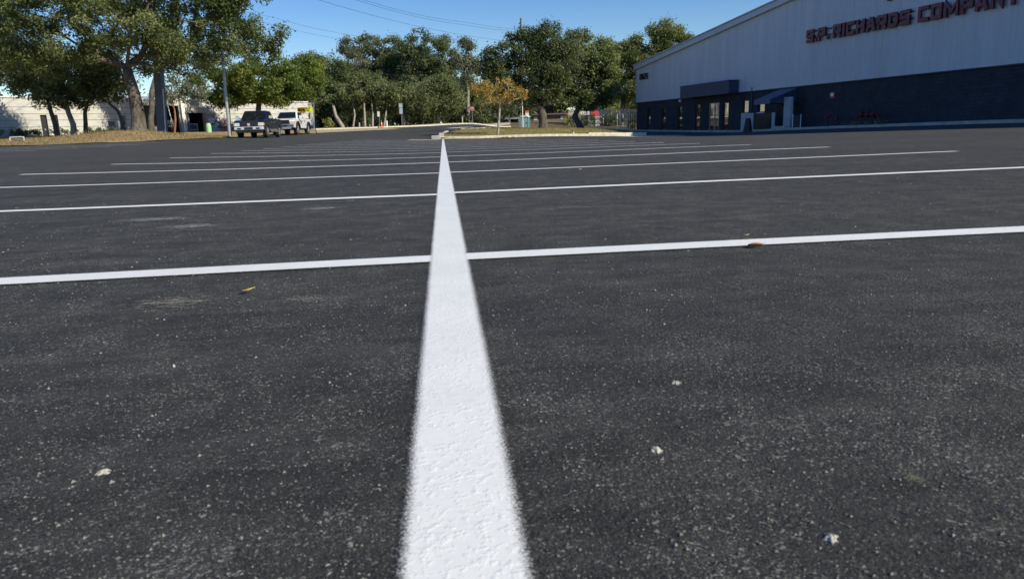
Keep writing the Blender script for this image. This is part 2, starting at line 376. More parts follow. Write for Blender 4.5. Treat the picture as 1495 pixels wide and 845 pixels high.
# ------------------------------------------------------------------ ground sheets
def frange(a, b, s):
    n = max(1, int(round((b - a) / s))); return [a + (b - a) * i / n for i in range(n + 1)]
def grid_sheet(name, xs, ys, off, mat):
    P = np.array([(x, y) for y in ys for x in xs]); Z = GA(P) + off; nx = len(xs)
    me = bpy.data.meshes.new(name)
    me.from_pydata([(p[0], p[1], z) for p, z in zip(P, Z)], [], [(j * nx + i, j * nx + i + 1, (j + 1) * nx + i + 1, (j + 1) * nx + i) for j in range(len(ys) - 1) for i in range(nx - 1)])
    me.materials.append(mat); o = bpy.data.objects.new(name, me); COL.objects.link(o)
    me.polygons.foreach_set('use_smooth', [True] * len(me.polygons)); return o
def poly_sheet(name, poly, step, off, mat, parent=None, extra=None, jitter=0, rough=0):
    """sheet that follows the terrain inside a polygon"""
    poly = [Vector((p[0], p[1])) for p in poly]; B = []
    for i, p in enumerate(poly):
        q = poly[(i + 1) % len(poly)]; n = max(1, int((q - p).length / step))
        for j in range(n):
            v = p.lerp(q, j / n)
            if jitter and j: v = v + Vector((random.uniform(-1, 1), random.uniform(-1, 1))) * jitter
            B.append(v)
    nb = len(B); x0 = min(p.x for p in B); x1 = max(p.x for p in B); y0 = min(p.y for p in B); y1 = max(p.y for p in B)
    pts = list(B); XY = extra or [(x, y) for x in frange(x0, x1, step) for y in frange(y0, y1, step)]
    bp = np.array([(p.x, p.y) for p in B])
    def inside(x, y):
        c = False; j = nb - 1
        for i in range(nb):
            if (bp[i, 1] > y) != (bp[j, 1] > y) and x < (bp[j, 0] - bp[i, 0]) * (y - bp[i, 1]) / (bp[j, 1] - bp[i, 1]) + bp[i, 0]: c = not c
            j = i
        return c
    for x, y in XY:
        if inside(x, y) and ((bp[:, 0] - x) ** 2 + (bp[:, 1] - y) ** 2).min() > (step * .3) ** 2: pts.append(Vector((x, y)))
    r = delaunay_2d_cdt(pts, [(i, (i + 1) % nb) for i in range(nb)], [], 1, 1e-5)
    V = np.array([(v.x, v.y) for v in r[0]]); Z = GA(V) + off
    if rough: Z = Z + RNG.uniform(-rough, rough, len(Z))
    me = bpy.data.meshes.new(name); me.from_pydata([(a, b, c) for (a, b), c in zip(V, Z)], [], [tuple(f) for f in r[2]])
    me.validate(); me.materials.append(mat); me.polygons.foreach_set('use_smooth', [True] * len(me.polygons))
    for p in me.polygons:
        if p.normal.z < 0: p.flip()
    o = bpy.data.objects.new(name, me); COL.objects.link(o)
    if parent is not None: o.parent = parent
    return o
def B2(px, d): p = base(px, d); return (p.x, p.y)

xs = [-900, -500, -300, -200] + frange(-130, 90, 2.5) + [130, 200, 300, 500, 900]
ys = [-600, -300, -150] + frange(-60, 170, 2.5) + [220, 300, 500, 900, 1500]
tag(grid_sheet('ground', xs, ys, -.06, M['litter']), kind='structure')

# facade planes
A0 = base(930, 79, 191.7); A1 = base(1495, 37, 177.5)
UD = Vector((A1.x - A0.x, A1.y - A0.y, 0)).normalized(); ND = Vector((UD.y, -UD.x, 0))
if ND.dot(CAM - A0) < 0: ND = -ND
def fac(px, py, out=0):
    """(distance along the facade, height above its floor) of what is seen at the pixel, out metres in front of the wall"""
    r = ray(px, py); o = A0 + ND * out; t = (o - CAM).dot(ND) / r.dot(ND); p = CAM + r * t
    return (p - A0).dot(UD), p.z
FL = -.28
L0 = base(0, 70, 199.5); L1 = base(450, 100, 189.5)
LU = Vector((L1.x - L0.x, L1.y - L0.y, 0)).normalized(); LN = Vector((LU.y, -LU.x, 0))
if LN.dot(CAM - L0) < 0: LN = -LN
def lfac(px, py, out=0):
    r = ray(px, py); o = L0 + LN * out; t = (o - CAM).dot(LN) / r.dot(LN); p = CAM + r * t
    return (p - L0).dot(LU), p.z

verge_edge = [B2(-300, 40), B2(-100, 43), B2(0, 45), B2(100, 47), B2(200, 49), B2(330, 50.5), B2(345, 57), B2(400, 63), B2(460, 67), B2(500, 71), B2(540, 77), B2(580, 83)]
wall_front = lambda u, o: (A0.x + UD.x * u + ND.x * o, A0.y + UD.y * u + ND.y * o)
isl_front = [B2(641, 52.6), B2(700, 53), B2(800, 54), B2(870, 55.4), B2(941, 56.4)]
lot_poly = [verge_edge[0]] + [B2(-100, 43)] + verge_edge[2:] + [B2(604, 92), B2(640, 95.5), B2(690, 99), B2(712, 99), B2(700, 84), B2(672, 70), B2(650, 61), B2(641, 56)] + isl_front + \
    [B2(942, 60), B2(900, 70), B2(870, 76), B2(845, 84), B2(860, 96), B2(925, 96), wall_front(-3, .2), wall_front(0, 2.2), wall_front(95, 2.2), (60, -40), (-70, -40)]
fine = [(x, y) for x in frange(-9, 9, .75) for y in frange(0, 16, .75)] + [(x, y) for x in frange(-70, 60, 1.6) for y in frange(-40, 100, 1.6) if not (-9.5 < x < 9.5 and -.5 < y < 16.5)]
tag(poly_sheet('parking_lot', lot_poly, 1.5, 0, M['asphalt'], extra=fine), kind='structure')
tag(poly_sheet('verge', [verge_edge[i] for i in (0, 1, 2, 3, 4, 5)] + [B2(345, 56), B2(400, 62), B2(462, 66), B2(462, 86), B2(400, 90), B2(200, 80), B2(0, 69), B2(-300, 60)], 1.0, .03, M['dirt'], jitter=.18, rough=.035), kind='structure')
tag(poly_sheet('sand_shoulder', [B2(462, 66.2), B2(500, 70.6), B2(540, 76.6), B2(583, 83), B2(560, 86.5), B2(462, 82)], 1.2, .05, M['sand'], jitter=.1), kind='structure')
tag(poly_sheet('traffic_island', isl_front + [B2(943, 57.4), B2(925, 61), B2(880, 68), B2(840, 74), B2(800, 76), B2(740, 72), B2(690, 66), B2(660, 60), B2(644, 55)], 1.0, .13, M['grassy'], rough=.03), kind='structure')

def kerb(name, pts, w, h, mat, z0=-.05, lab=None, cat='kerb'):
    P = []
    for a, b in zip(pts[:-1], pts[1:]):
        a, b = Vector(a), Vector(b); n = max(1, int((b - a).length / 1.2)); P += [a.lerp(b, i / n) for i in range(n)]
    P.append(Vector(pts[-1])); m = MB(); n = len(P); ch = .025
    for i, p in enumerate(P):
        t = (P[min(i + 1, n - 1)] - P[max(i - 1, 0)]).normalized(); s = Vector((t.y, -t.x)); z = g(p.x, p.y)
        for o, hh in ((0, z0), (0, h - ch), (ch, h), (w - ch, h), (w, h - ch), (w, z0)): q = p + s * (o - w / 2); m.v.append((q.x, q.y, z + hh))
    for i in range(n - 1):
        for j in range(5): a = i * 6 + j; m.f.append((a, a + 1, a + 7, a + 6))
    m.f.append(tuple(range(6))[::-1]); m.f.append(tuple((n - 1) * 6 + j for j in range(6)))
    o = m.build(name, mat); tag(o, kind='structure'); return o
kerb('island_kerb', [B2(652, 60), B2(642, 54.5), B2(641, 52.8)] + isl_front[1:], .3, .16, M['kerb'])
kerb('island_kerb_wide', [B2(858, 55.6), B2(900, 56.2), B2(942, 56.8)], .5, .24, M['kerb'])
nose = MB(); p = base(640.5, 52.4); nose.box(-.55, .1, -.25, .9, -.1, .25).box(.0, .35, .3, .9, -.1, .42)
tag(nose.build('kerb_block', M['concrete'], bevel=.04, loc=p), 'pale concrete kerb block at the tip of the grass island', 'kerb block')
kerb('street_kerb', [B2(380, 91), B2(462, 87), B2(540, 90.5), B2(600, 95), B2(640, 98.5), B2(690, 102), B2(745, 108)], .3, .10, M['kerb'])
for nm, xx in (('street_sidewalk', [(380, 93, 97), (462, 89, 92), (540, 92, 95), (600, 96.5, 99), (640, 100, 103), (690, 103.5, 106), (745, 110, 113)]),):
    tag(poly_sheet(nm, [B2(x, a) for x, a, b in xx] + [B2(x, b) for x, a, b in xx[::-1]], 2, .02, M['concrete']), kind='structure')
# concrete apron and walk along the building
tag(poly_sheet('building_sidewalk', [wall_front(-1, 0), wall_front(-1, 2.1), wall_front(94, 2.1), wall_front(94, 0)], 1.5, .13, M['concrete']), kind='structure')
kerb('building_kerb', [wall_front(-1, 2.25), wall_front(20, 2.25), wall_front(50, 2.25), wall_front(94, 2.25)], .2, .15, M['concrete'])
tag(poly_sheet('concrete_apron', [hit(900, 199.2), hit(960, 199.4), hit(1003, 199.0), hit(990, 197.4), hit(943, 197.5), hit(905, 198.6)], .8, .006, M['concrete'], jitter=.1), kind='structure')

# ------------------------------------------------------------------ painted lines
def stripe(name, a, b, w, label, group, step=.6, off=.005):
    a, b = Vector(a[:2]), Vector(b[:2]); n = max(2, int((b - a).length / step)); t = (b - a).normalized(); s = Vector((t.y, -t.x))
    W = w / 2 / .8; V = []
    for i in range(n + 1):
        c = a.lerp(b, i / n)
        for k in (-1, 1): q = c + s * k * W; V.append((q.x, q.y))
    Z = GA(V) + off
    me = bpy.data.meshes.new(name); me.from_pydata([(x, y, z) for (x, y), z in zip(V, Z)], [], [(2 * i, 2 * i + 1, 2 * i + 3, 2 * i + 2) for i in range(n)])
    uv = me.uv_layers.new(name='UVMap')
    for l in me.loops: uv.data[l.index].uv = (-1 if l.vertex_index % 2 == 0 else 1, l.vertex_index // 2)
    for p in me.polygons:
        if p.normal.z < 0: p.flip()
    me.materials.append(M['paint']); o = bpy.data.objects.new(name, me); COL.objects.link(o)
    return tag(o, label, 'painted line', group)
SP, Y0, LL, SW = 2.743, -.4104, 5.79, .1156
stripe('centre_line', (.0, -4), (0, 52.2), .1105, 'long white painted line running straight ahead from the camera to the kerb', None, .5, .0062)
Lout = {1: (0, 412.5), 2: (0, 309.5), 3: (0, 274.5), 4: (30, 255.3), 5: (163, 240.4), 6: (248, 231), 7: (308, 224.7), 8: (352, 220.6), 9: (386, 217.4), 10: (414, 214.6), 11: (435, 212.4)}
Rout = {1: (1495, 336), 2: (1495, 245.3), 3: (1397, 221.4), 4: (1210, 215.2), 5: (1096, 211.6), 6: (1022, 209.7), 7: (969, 208.3), 8: (927, 206.8)}
Lin = {1: (630, 379.2), 2: (637, 285), 3: (641, 253.3), 4: (643, 237.9), 5: (644, 229.6), 6: (645, 223.3), 7: (645, 219.3), 8: (645, 216.3)}
Rin = {1: (684, 376), 2: (664, 282.2), 3: (657, 252.3), 4: (654, 237.3), 5: (653, 228.6), 6: (652, 222.6), 7: (651, 218.9), 8: (650, 216)}
ORD = ['nearest', 'second nearest', 'third nearest', 'fourth nearest', 'fifth nearest', 'sixth nearest', 'seventh nearest', 'eighth nearest', 'ninth nearest', 'tenth nearest', 'eleventh nearest', 'twelfth nearest', 'thirteenth nearest', 'fourteenth nearest', 'fifteenth nearest', 'sixteenth nearest', 'seventeenth nearest', 'eighteenth nearest']
for side, O, I, nm in ((-1, Lout, Lin, 'left'), (1, Rout, Rin, 'right')):
    for n in range(0, 19):
        if n in I:
            a = hit(*I[n]); b = hit(*O[n]); t = (b - a); e = abs(b.x)
            X1 = side * (LL if n <= 2 or (n == 3 and side < 0) else min(max(e, 5.3), 6.2))
            sl = (b.y - a.y) / (b.x - a.x) if abs(b.x) > 1 else 0
            sl = max(-.12, min(.12, sl)) if n > 3 else sl
            p1 = (X1, b.y + sl * (X1 - b.x)); p0 = (side * .052, p1[1] - sl * (X1 - side * .052))
        else:
            yy = Y0 + SP * n; p0 = (side * .052, yy); p1 = (side * LL, yy + random.uniform(-.05, .05))
        if n > 8: p0 = (p0[0], Y0 + SP * n); p1 = (p1[0], Y0 + SP * n + (random.uniform(-.05, .05)))
        if n == 0: stripe('stall_line', p0, p1, SW, 'white stall line beside the camera, %s of the long centre line, outside the picture' % nm, 'stall lines off the long centre line'); continue
        stripe('stall_line', p0, p1, SW if n < 4 else .145, '%s white stall line %s of the long centre line' % (ORD[n - 1], nm), 'stall lines off the long centre line')
left_lines = [hit(x, y) for x, y in ((56, 220.2), (118, 217.6))]
dy = left_lines[0].y
for n in range(-3, 8):
    y = dy + SP * n; x0 = -13.2
    stripe('far_stall_line', (x0, y), (x0 - 11.4, y + .1), .12, 'faint white stall line in the far left row, %s' % (ORD[n + 3] + ' to the camera'), 'stall lines of the far left row', 1.0)
stripe('stop_line', hit(656, 187.6), hit(688, 186.0), 1.3, 'white stop line on the street beyond the island tip', None, 1.0, .02)

# ------------------------------------------------------------------ marks, leaves and grit on the asphalt
def blob(name, px, py, rx, ry, h, mat, label, cat, group=None, n=26, rot=0.):
    p = hit(px, py); m = MB(); c = len(m.v); m.v.append((0, 0, h)); rr = []
    for ring, (f, hh) in enumerate(((.5, .8), (1., .0))):
        for i in range(n):
            a = 2 * math.pi * i / n
            if ring == 0: rr.append(random.uniform(.45, 1.15))
            x, y = math.cos(a) * rx * f * rr[i], math.sin(a) * ry * f * rr[i]
            m.v.append((x * math.cos(rot) - y * math.sin(rot), x * math.sin(rot) + y * math.cos(rot), h * hh * random.uniform(.3, 1.2) if ring == 0 else -.002))
    for i in range(n):
        j = (i + 1) % n; m.f.append((0, 1 + i, 1 + j)); m.f.append((1 + i, 1 + n + i, 1 + n + j, 1 + j))
    return tag(m.build(name, mat, smooth=True, loc=(p.x, p.y, p.z + .002)), label, cat, group)
blob('mortar_splat', 1213, 786, .010, .011, .0022, M['mortar'], 'white mortar splat on the asphalt near the bottom right corner', 'mortar splat')
blob('mortar_splat', 958, 657, .009, .011, .002, M['mortar'], 'small pale mortar splat on the asphalt right of the centre line', 'mortar splat')
blob('mortar_splat', 151, 689, .009, .010, .0018, M['mortar'], 'small pale mortar splat on the asphalt at the lower left', 'mortar splat')
blob('mortar_splat', 254, 535, .004, .005, .003, M['mortar'], 'tiny white pebble of mortar on the asphalt left of the centre line', 'mortar splat')
blob('mortar_splat', 986, 559, .009, .009, .002, M['mortar'], 'faint pale speck on the asphalt between the centre line and the right frame', 'mortar splat')
def scuff(px, py, L, W, label, rot=0., mat='dust'):
    """thin smear of dust: a sheet on the asphalt whose material breaks up into flecks"""
    c = hit(px, py); n = 8; V = []; U = []
    for j in range(n + 1):
        for i in range(n + 1):
            u, v = i / n * 2 - 1, j / n * 2 - 1; x = u * L; y = (v - .35 * u * u) * W; V.append((c.x + x * math.cos(rot) - y * math.sin(rot), c.y + x * math.sin(rot) + y * math.cos(rot))); U.append((u, v))
    Z = GA(V) + .004; me = bpy.data.meshes.new('scuff_mark'); me.from_pydata([(a, b_, z) for (a, b_), z in zip(V, Z)], [], [(j * (n + 1) + i, j * (n + 1) + i + 1, (j + 1) * (n + 1) + i + 1, (j + 1) * (n + 1) + i) for j in range(n) for i in range(n)])
    uv = me.uv_layers.new(name='UVMap')
    for l in me.loops: uv.data[l.index].uv = U[l.vertex_index]
    me.materials.append(M[mat]); o = bpy.data.objects.new('scuff_mark', me); COL.objects.link(o); return tag(o, label, 'scuff mark')
scuff(248, 443, .26, .20, 'pale dusty scuff below the nearest left stall line', .1)
scuff(278, 331, .30, .22, 'whitish scuff between the nearest and second left stall lines', 0, 'chalk')
scuff(225, 321, .45, .2, 'faint whitish scuff just above the whitish scuff between the left stall lines', 0, 'chalk')
scuff(470, 305, .26, .2, 'small whitish scuff close left of the centre line', .2, 'chalk')
scuff(838, 304, .5, .07, 'thin pale scratch just below the second nearest right stall line', 0)
scuff(440, 438, .14, .12, 'faint dusty scuff beside the centre line, below the nearest left stall line', .1)
scuff(1336, 702, .035, .03, 'short olive scuff at the lower right of the asphalt', .3, 'olive')
def leaf(px, py, L, W, mat, label, rz, curl=.3):
    p = hit(px, py); m = MB(); n = 9
    for i in range(n):
        t = i / (n - 1); w = W * math.sin(math.pi * min(1, t * .97 + .03)) ** .7 * .5; x = (t - .5) * L; z = curl * L * (t - .35) ** 2 * .9 + .003
        m.v += [(x, -w, z + w * .5), (x, 0, z), (x, w, z + w * .35)]
    for i in range(n - 1):
        k = 3 * i; m.f += [(k, k + 3, k + 4, k + 1), (k + 1, k + 4, k + 5, k + 2)]
    m.tube([(L * .5, 0, curl * L * .38 + .003), (L * .68, L * .03, curl * L * .3 + .004)], [.0012, .0008], 5)
    o = m.build('fallen_leaf', mat, smooth=True, loc=(p.x, p.y, p.z + .006)); o.rotation_euler = (0, 0, rz)
    s = o.modifiers.new('thickness', 'SOLIDIFY'); s.thickness = .0012
    return tag(o, label, 'leaf')
leaf(1103, 362, .050, .034, M['brownleaf'], 'dry brown leaf lying against the nearest right stall line', -.25)
leaf(362, 429, .030, .022, M['yellowleaf'], 'small yellow curled leaf on the asphalt left of the centre line', .4, .6)
leaf(1090, 347, .02, .012, M['yellowleaf'], 'tiny yellow leaf on the nearest right stall line near the brown leaf', .4, .5)
leaf(847, 249, .045, .03, M['yellowleaf'], 'tiny pale leaf between the third and second right stall lines', 1.1, .5)
# loose grit, too many to count
n = 22000
d = .55 * (12.0 ** RNG.random(n)); ang = RNG.uniform(-.72, .72, n)
gx, gy = d * np.sin(ang + .087), d * np.cos(ang + .087); keep = np.abs(gx) > .085; gx, gy, d = gx[keep], gy[keep], d[keep]; n = len(gx)
gs = RNG.gamma(1.8, .00036, n).clip(.0003, .0028) * (1 + .22 * d); gz = GA(np.stack([gx, gy], 1))
tetra = np.array([(-1, -.8, 0), (1, -.7, 0), (.1, 1, 0), (.1, 0, .9)]); th = RNG.uniform(0, 6.28, n)
T = []
for f in ((0, 1, 3), (1, 2, 3), (2, 0, 3)):
    q = tetra[list(f)][None] * gs[:, None, None] * RNG.uniform(.6, 1.3, (n, 1, 3)); c, s = np.cos(th)[:, None], np.sin(th)[:, None]
    x = q[..., 0] * c - q[..., 1] * s; y = q[..., 0] * s + q[..., 1] * c
    T.append(np.stack([x + gx[:, None], y + gy[:, None], q[..., 2] + gz[:, None] + .0012], -1))
tag(quads('loose_grit', np.concatenate(T), M['grit'], nper=3), 'loose pale grit scattered over the near asphalt', 'grit', kind='stuff')

# ------------------------------------------------------------------ trees
GREENS = {'oak': ((.050, .066, .024), (.125, .145, .052), (.27, .28, .13)), 'dark': ((.042, .058, .026), (.100, .120, .052), (.21, .22, .115)),
          'bright': ((.050, .08, .020), (.125, .165, .035), (.26, .27, .07)), 'olive': ((.07, .085, .038), (.15, .165, .07), (.26, .26, .14)),
          'grey': ((.075, .085, .05), (.16, .165, .10), (.33, .32, .23)), 'autumn': ((.22, .16, .05), (.52, .33, .09), (.36, .38, .13)), 'yellow': ((.13, .13, .04), (.27, .26, .08), (.38, .33, .14)),
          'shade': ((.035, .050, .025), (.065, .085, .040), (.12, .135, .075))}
def foliage(name, parent, cl, size, per_m2, kind, mat, flat=.75, droop=0):
    """cl: clumps (x,y,z,r). leaf faces spread through each clump, thicker towards its skin"""
    cl = np.array(cl); cnt = np.maximum(12, (cl[:, 3] ** 2 * per_m2 * RNG.uniform(.6, 1.3, len(cl)))).astype(int)
    idx = np.repeat(np.arange(len(cl)), cnt); n = len(idx)
    v = RNG.normal(size=(n, 3)); v /= np.linalg.norm(v, axis=1)[:, None]
    rad = RNG.random(n) ** .45 * np.where(RNG.random(n) < .22, RNG.uniform(.9, 1.75, n), RNG.uniform(.7, 1.15, n)) * cl[idx, 3]
    P = cl[idx, :3] + v * rad[:, None] * np.array([1, 1, flat]); P[:, 2] -= droop * RNG.random(n) ** 3
    # each leaf sprig: a bent pointed face
    nrm = v * .5 + RNG.normal(size=(n, 3)) * .7 + np.array([0, 0, .45]); nrm /= np.linalg.norm(nrm, axis=1)[:, None]
    a = np.cross(nrm, RNG.normal(size=(n, 3))); a /= np.linalg.norm(a, axis=1)[:, None]; b = np.cross(nrm, a)
    s = size * RNG.uniform(.55, 1.4, n)[:, None]
    V = np.stack([P - a * s, P - b * s * .42 + nrm * s * .12, P + a * s, P + b * s * .42 + nrm * s * .1], 1)
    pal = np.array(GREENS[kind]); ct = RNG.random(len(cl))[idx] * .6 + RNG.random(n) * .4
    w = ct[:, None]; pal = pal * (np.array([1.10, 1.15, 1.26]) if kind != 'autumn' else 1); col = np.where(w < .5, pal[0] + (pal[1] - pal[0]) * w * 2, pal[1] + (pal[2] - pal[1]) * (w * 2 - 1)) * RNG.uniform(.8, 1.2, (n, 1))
    return quads(name, V, mat, parent, col)
def clumps(lobes, n, r0, r1, shell=.5):
    vol = np.array([l[3] * l[4] * l[5] for l in lobes]); pr = vol ** .8; pr /= pr.sum(); out = []
    for _ in range(n):
        l = lobes[RNG.choice(len(lobes), p=pr)]
        v = RNG.normal(size=3); v /= np.linalg.norm(v)
        rr = (shell + (1 - shell) * RNG.random() ** .6) if RNG.random() < .8 else RNG.random() ** .5
        out.append((l[0] + v[0] * l[3] * rr, l[1] + v[1] * l[4] * rr, l[2] + v[2] * l[5] * rr, RNG.uniform(r0, r1)))
    return out
def skeleton(root, base_pts, base_rad, cl, tip=.025, bark=None, name='trunk', parent=None, sides=7, maxr=None, flare=1.5, twigs=True):
    """trunk polyline plus limbs that reach every clump"""
    nodes_ = [Vector(p) for p in base_pts]; par = [-1] + list(range(len(base_pts) - 1)); nb = len(nodes_)
    top = nodes_[-1]; order = sorted(cl, key=lambda c: (Vector(c[:3]) - top).length)
    for c in order:
        p = Vector(c[:3]); best, bi = 1e9, 0
        for i, q in enumerate(nodes_):
            if i < nb - 2: continue
            d_ = (p - q).length + (.7 * max(0, q.z - p.z)) + (.35 * (q - top).length)
            if d_ < best: best, bi = d_, i
        q = nodes_[bi]; L = (p - q).length; k = max(1, int(L / 1.3)); prev = bi
        for j in range(1, k + 1):
            t = j / k; m = q.lerp(p, t) + Vector((RNG.normal(), RNG.normal(), RNG.normal())) * .10 * L * math.sin(math.pi * t) * .7
            m.z += .10 * L * math.sin(math.pi * t)
            nodes_.append(m); par.append(prev); prev = len(nodes_) - 1
    N_ = len(nodes_); ch = [[] for _ in range(N_)]
    for i, p in enumerate(par):
        if p >= 0: ch[p].append(i)
    rad = [0.] * N_
    for i in range(N_ - 1, -1, -1):
        rad[i] = tip if not ch[i] else sum(rad[c] ** 2.3 for c in ch[i]) ** (1 / 2.3)
    br = rad[nb - 1]; sc = base_rad[-1] / max(br, 1e-6)
    rad = [min(r * (sc if r > tip * 2 else (1 + (sc - 1) * .5)), base_rad[-1] * .85) for r in rad]
    for i in range(nb): rad[i] = base_rad[i]
    m = MB(); m.tube(nodes_[:nb], rad[:nb], 12)
    def run(start, par_i):
        pts = [nodes_[par_i], nodes_[start]]; rr = [min(rad[start] * 1.15, rad[par_i]), rad[start]]; cur = start; stack = []
        while ch[cur]:
            kids = sorted(ch[cur], key=lambda c: -rad[c]); stack += [(c, cur) for c in kids[1:]]
            cur = kids[0]; pts.append(nodes_[cur]); rr.append(rad[cur])
        m.tube(pts, rr, sides if rr[0] > .06 else 4, cap=False); return stack
    st = [(c, i) for i in range(nb) for c in ch[i] if c >= nb]
    while st:
        c, p = st.pop(); st += run(c, p)
    return m.build(name, bark or M['bark'], parent, smooth=True)
def tree(label, px, py, d, trunk, lobes, ncl, rcl, kind, size=.17, dens=90, bark=None, name='oak_tree', cat='tree', group=None, leafmat=None, dy=1.0, shell=.5, tip=.025, droop=0):
    """trunk: [(px,py,radius)] from the ground up at distance d; lobes: (px,py,rx_px,ry_px,depth shift)"""
    k = d / F_; b = base(px, d, py); root = thing(name, label, cat, b, 0, group)
    pts = [Vector((0, 0, -.3))]; rads = [trunk[0][2] * 1.35]
    for i, (x, y, r) in enumerate(trunk):
        q = at(x, y, d) - b
        if i == 0: q = Vector((0, 0, .15))
        pts.append(q); rads.append(r)
    lo = []
    for l in lobes:
        c = at(l[0], l[1], d + (l[4] if len(l) > 4 else 0)) - b; rx = l[2] * k; rz = l[3] * k
        lo.append((c.x, c.y, c.z, rx, max(rx * .75, rz) * dy, rz))
    cl = clumps(lo, ncl, *rcl, shell=shell); cl = [c for c in cl if c[2] > .6]
    skeleton(root, pts, rads, cl, bark=bark, parent=root, tip=tip)
    foliage('crown', root, cl, size, dens, kind, leafmat or M['leaf'], droop=droop)
    return root
# the big live oak on the left verge
tree('big spreading live oak with a thick trunk on the left verge beside the pylon', 203, 193.5, 56,
     [(203, 193, .64), (203, 186, .54), (202, 172, .49), (200, 158, .47), (196, 138, .43), (190, 118, .38), (185, 98, .32)],
     [(45, 5, 80, 42, -2), (120, 30, 85, 42, -3), (130, -20, 120, 45), (205, 35, 70, 40, -3), (250, -10, 100, 55), (290, 35, 62, 45, -2), (335, 45, 48, 38), (372, 62, 38, 30, 1), (398, 55, 22, 22), (330, 0, 50, 50), (95, 72, 70, 28, -1), (165, 75, 40, 25), (-40, 10, 70, 60), (265, 85, 45, 20), (310, 82, 35, 22), (60, 90, 60, 26, 2), (20, 60, 60, 40), (236, 66, 34, 30, -1), (265, 60, 36, 28), (140, 100, 45, 24, 3), (120, -90, 140, 60), (250, -80, 110, 60), (350, -40, 60, 50), (180, -150, 120, 50)],
     520, (.4, 1.15), 'oak', .12, 400, dy=1.0, shell=.35)
# smaller trees against the building
LT = 'small multi-stemmed trees in front of the cream building'
tree('small leaning multi-stemmed tree at the dark door of the cream building', 84, 198, 66, [(84, 198, .22), (80, 180, .2), (74, 162, .17), (70, 148, .14)],
     [(50, 120, 38, 24), (90, 105, 35, 28), (20, 105, 30, 30)], 60, (.5, 1.0), 'olive', .14, 240, group=LT)
tree('small tree with a pale twisted stem, middle one of the small trees', 108, 197, 65, [(110, 197, .26), (107, 182, .23), (100, 165, .2), (96, 148, .16), (102, 130, .12)],
     [(100, 110, 42, 25), (135, 118, 38, 22), (70, 128, 26, 16), (105, 142, 55, 12)], 85, (.5, 1.0), 'olive', .14, 240, M['palebark'], group=LT)
tree('small straight tree with a forked stem, the one nearest the big oak', 125, 197, 66, [(126, 197, .2), (125, 180, .18), (124, 165, .16), (128, 150, .13)],
     [(150, 115, 36, 26), (170, 130, 26, 18), (128, 128, 20, 16)], 50, (.5, 1.0), 'oak', .14, 240, group=LT)
tree('slim tree with a curved stem between the big oak and the small trees', 176, 196, 64, [(178, 196, .14), (180, 180, .12), (172, 162, .12), (160, 152, .10)],
     [(165, 128, 24, 16), (150, 100, 30, 25)], 24, (.5, .9), 'oak', .14, 200, group=LT)
tree('dull olive tree rising over the roof at the left edge of the picture', 5, 190, 92, [(5, 190, .3), (5, 160, .25), (3, 140, .2)],
     [(10, 105, 48, 36), (-40, 100, 50, 40), (60, 115, 30, 20), (-60, 40, 60, 50)], 90, (.8, 1.5), 'grey', .2, 150)
tree('thin grey green tree behind the roof right of the pylon', 262, 188, 105, [(262, 188, .25), (262, 150, .2), (265, 135, .15)],
     [(262, 128, 28, 18), (290, 130, 24, 16), (240, 145, 14, 10), (310, 138, 14, 9)], 55, (.7, 1.2), 'grey', .19, 90)
tree('low bright green tree behind the roof, left of the dark tree over the trucks', 330, 188, 108, [(330, 188, .2), (330, 150, .15)],
     [(330, 143, 22, 9), (305, 148, 18, 7)], 30, (.6, 1.1), 'bright', .19, 110)
tree('small reddish stemmed bare tree in front of the cream porch', 254, 192, 66, [(255, 192, .10), (256, 175, .09), (255, 162, .07)],
     [(255, 143, 16, 9)], 26, (.3, .5), 'grey', .1, 60, M['redbark'], name='small_tree')
tree('second live oak with a straight dark trunk just behind the big spreading oak', 221, 192.5, 73, [(221, 192, .34), (220, 175, .28), (222, 155, .26), (221, 135, .22), (226, 115, .18)],
     [(235, 66, 55, 34, 2), (290, 55, 50, 38, 3), (190, 80, 50, 28, 2), (250, 20, 80, 45, 3), (320, 80, 34, 22), (150, 50, 60, 42, 2), (330, 30, 50, 45, 2), (270, 80, 50, 20, 4), (220, 92, 44, 16, 4), (340, 70, 40, 26, 4), (110, 85, 50, 26, 3), (290, -40, 90, 50, 0), (200, -40, 90, 50)], 330, (.4, 1.05), 'dark', .13, 230, shell=.25)  # crown lobes added, some above the frame, to cast shade on the cream wall
# dense dark tree above the trucks
tree('dense dark green tree standing over the dark blue truck', 378, 194, 85, [(378, 197, .36), (377, 182, .34), (377, 165, .32), (378, 150, .28)],
     [(345, 125, 42, 26, -2), (388, 115, 52, 34, -2), (425, 120, 40, 26), (340, 142, 35, 14), (420, 138, 32, 11), (300, 105, 26, 20), (452, 110, 18, 20)], 230, (.5, 1.15), 'bright', .15, 320)
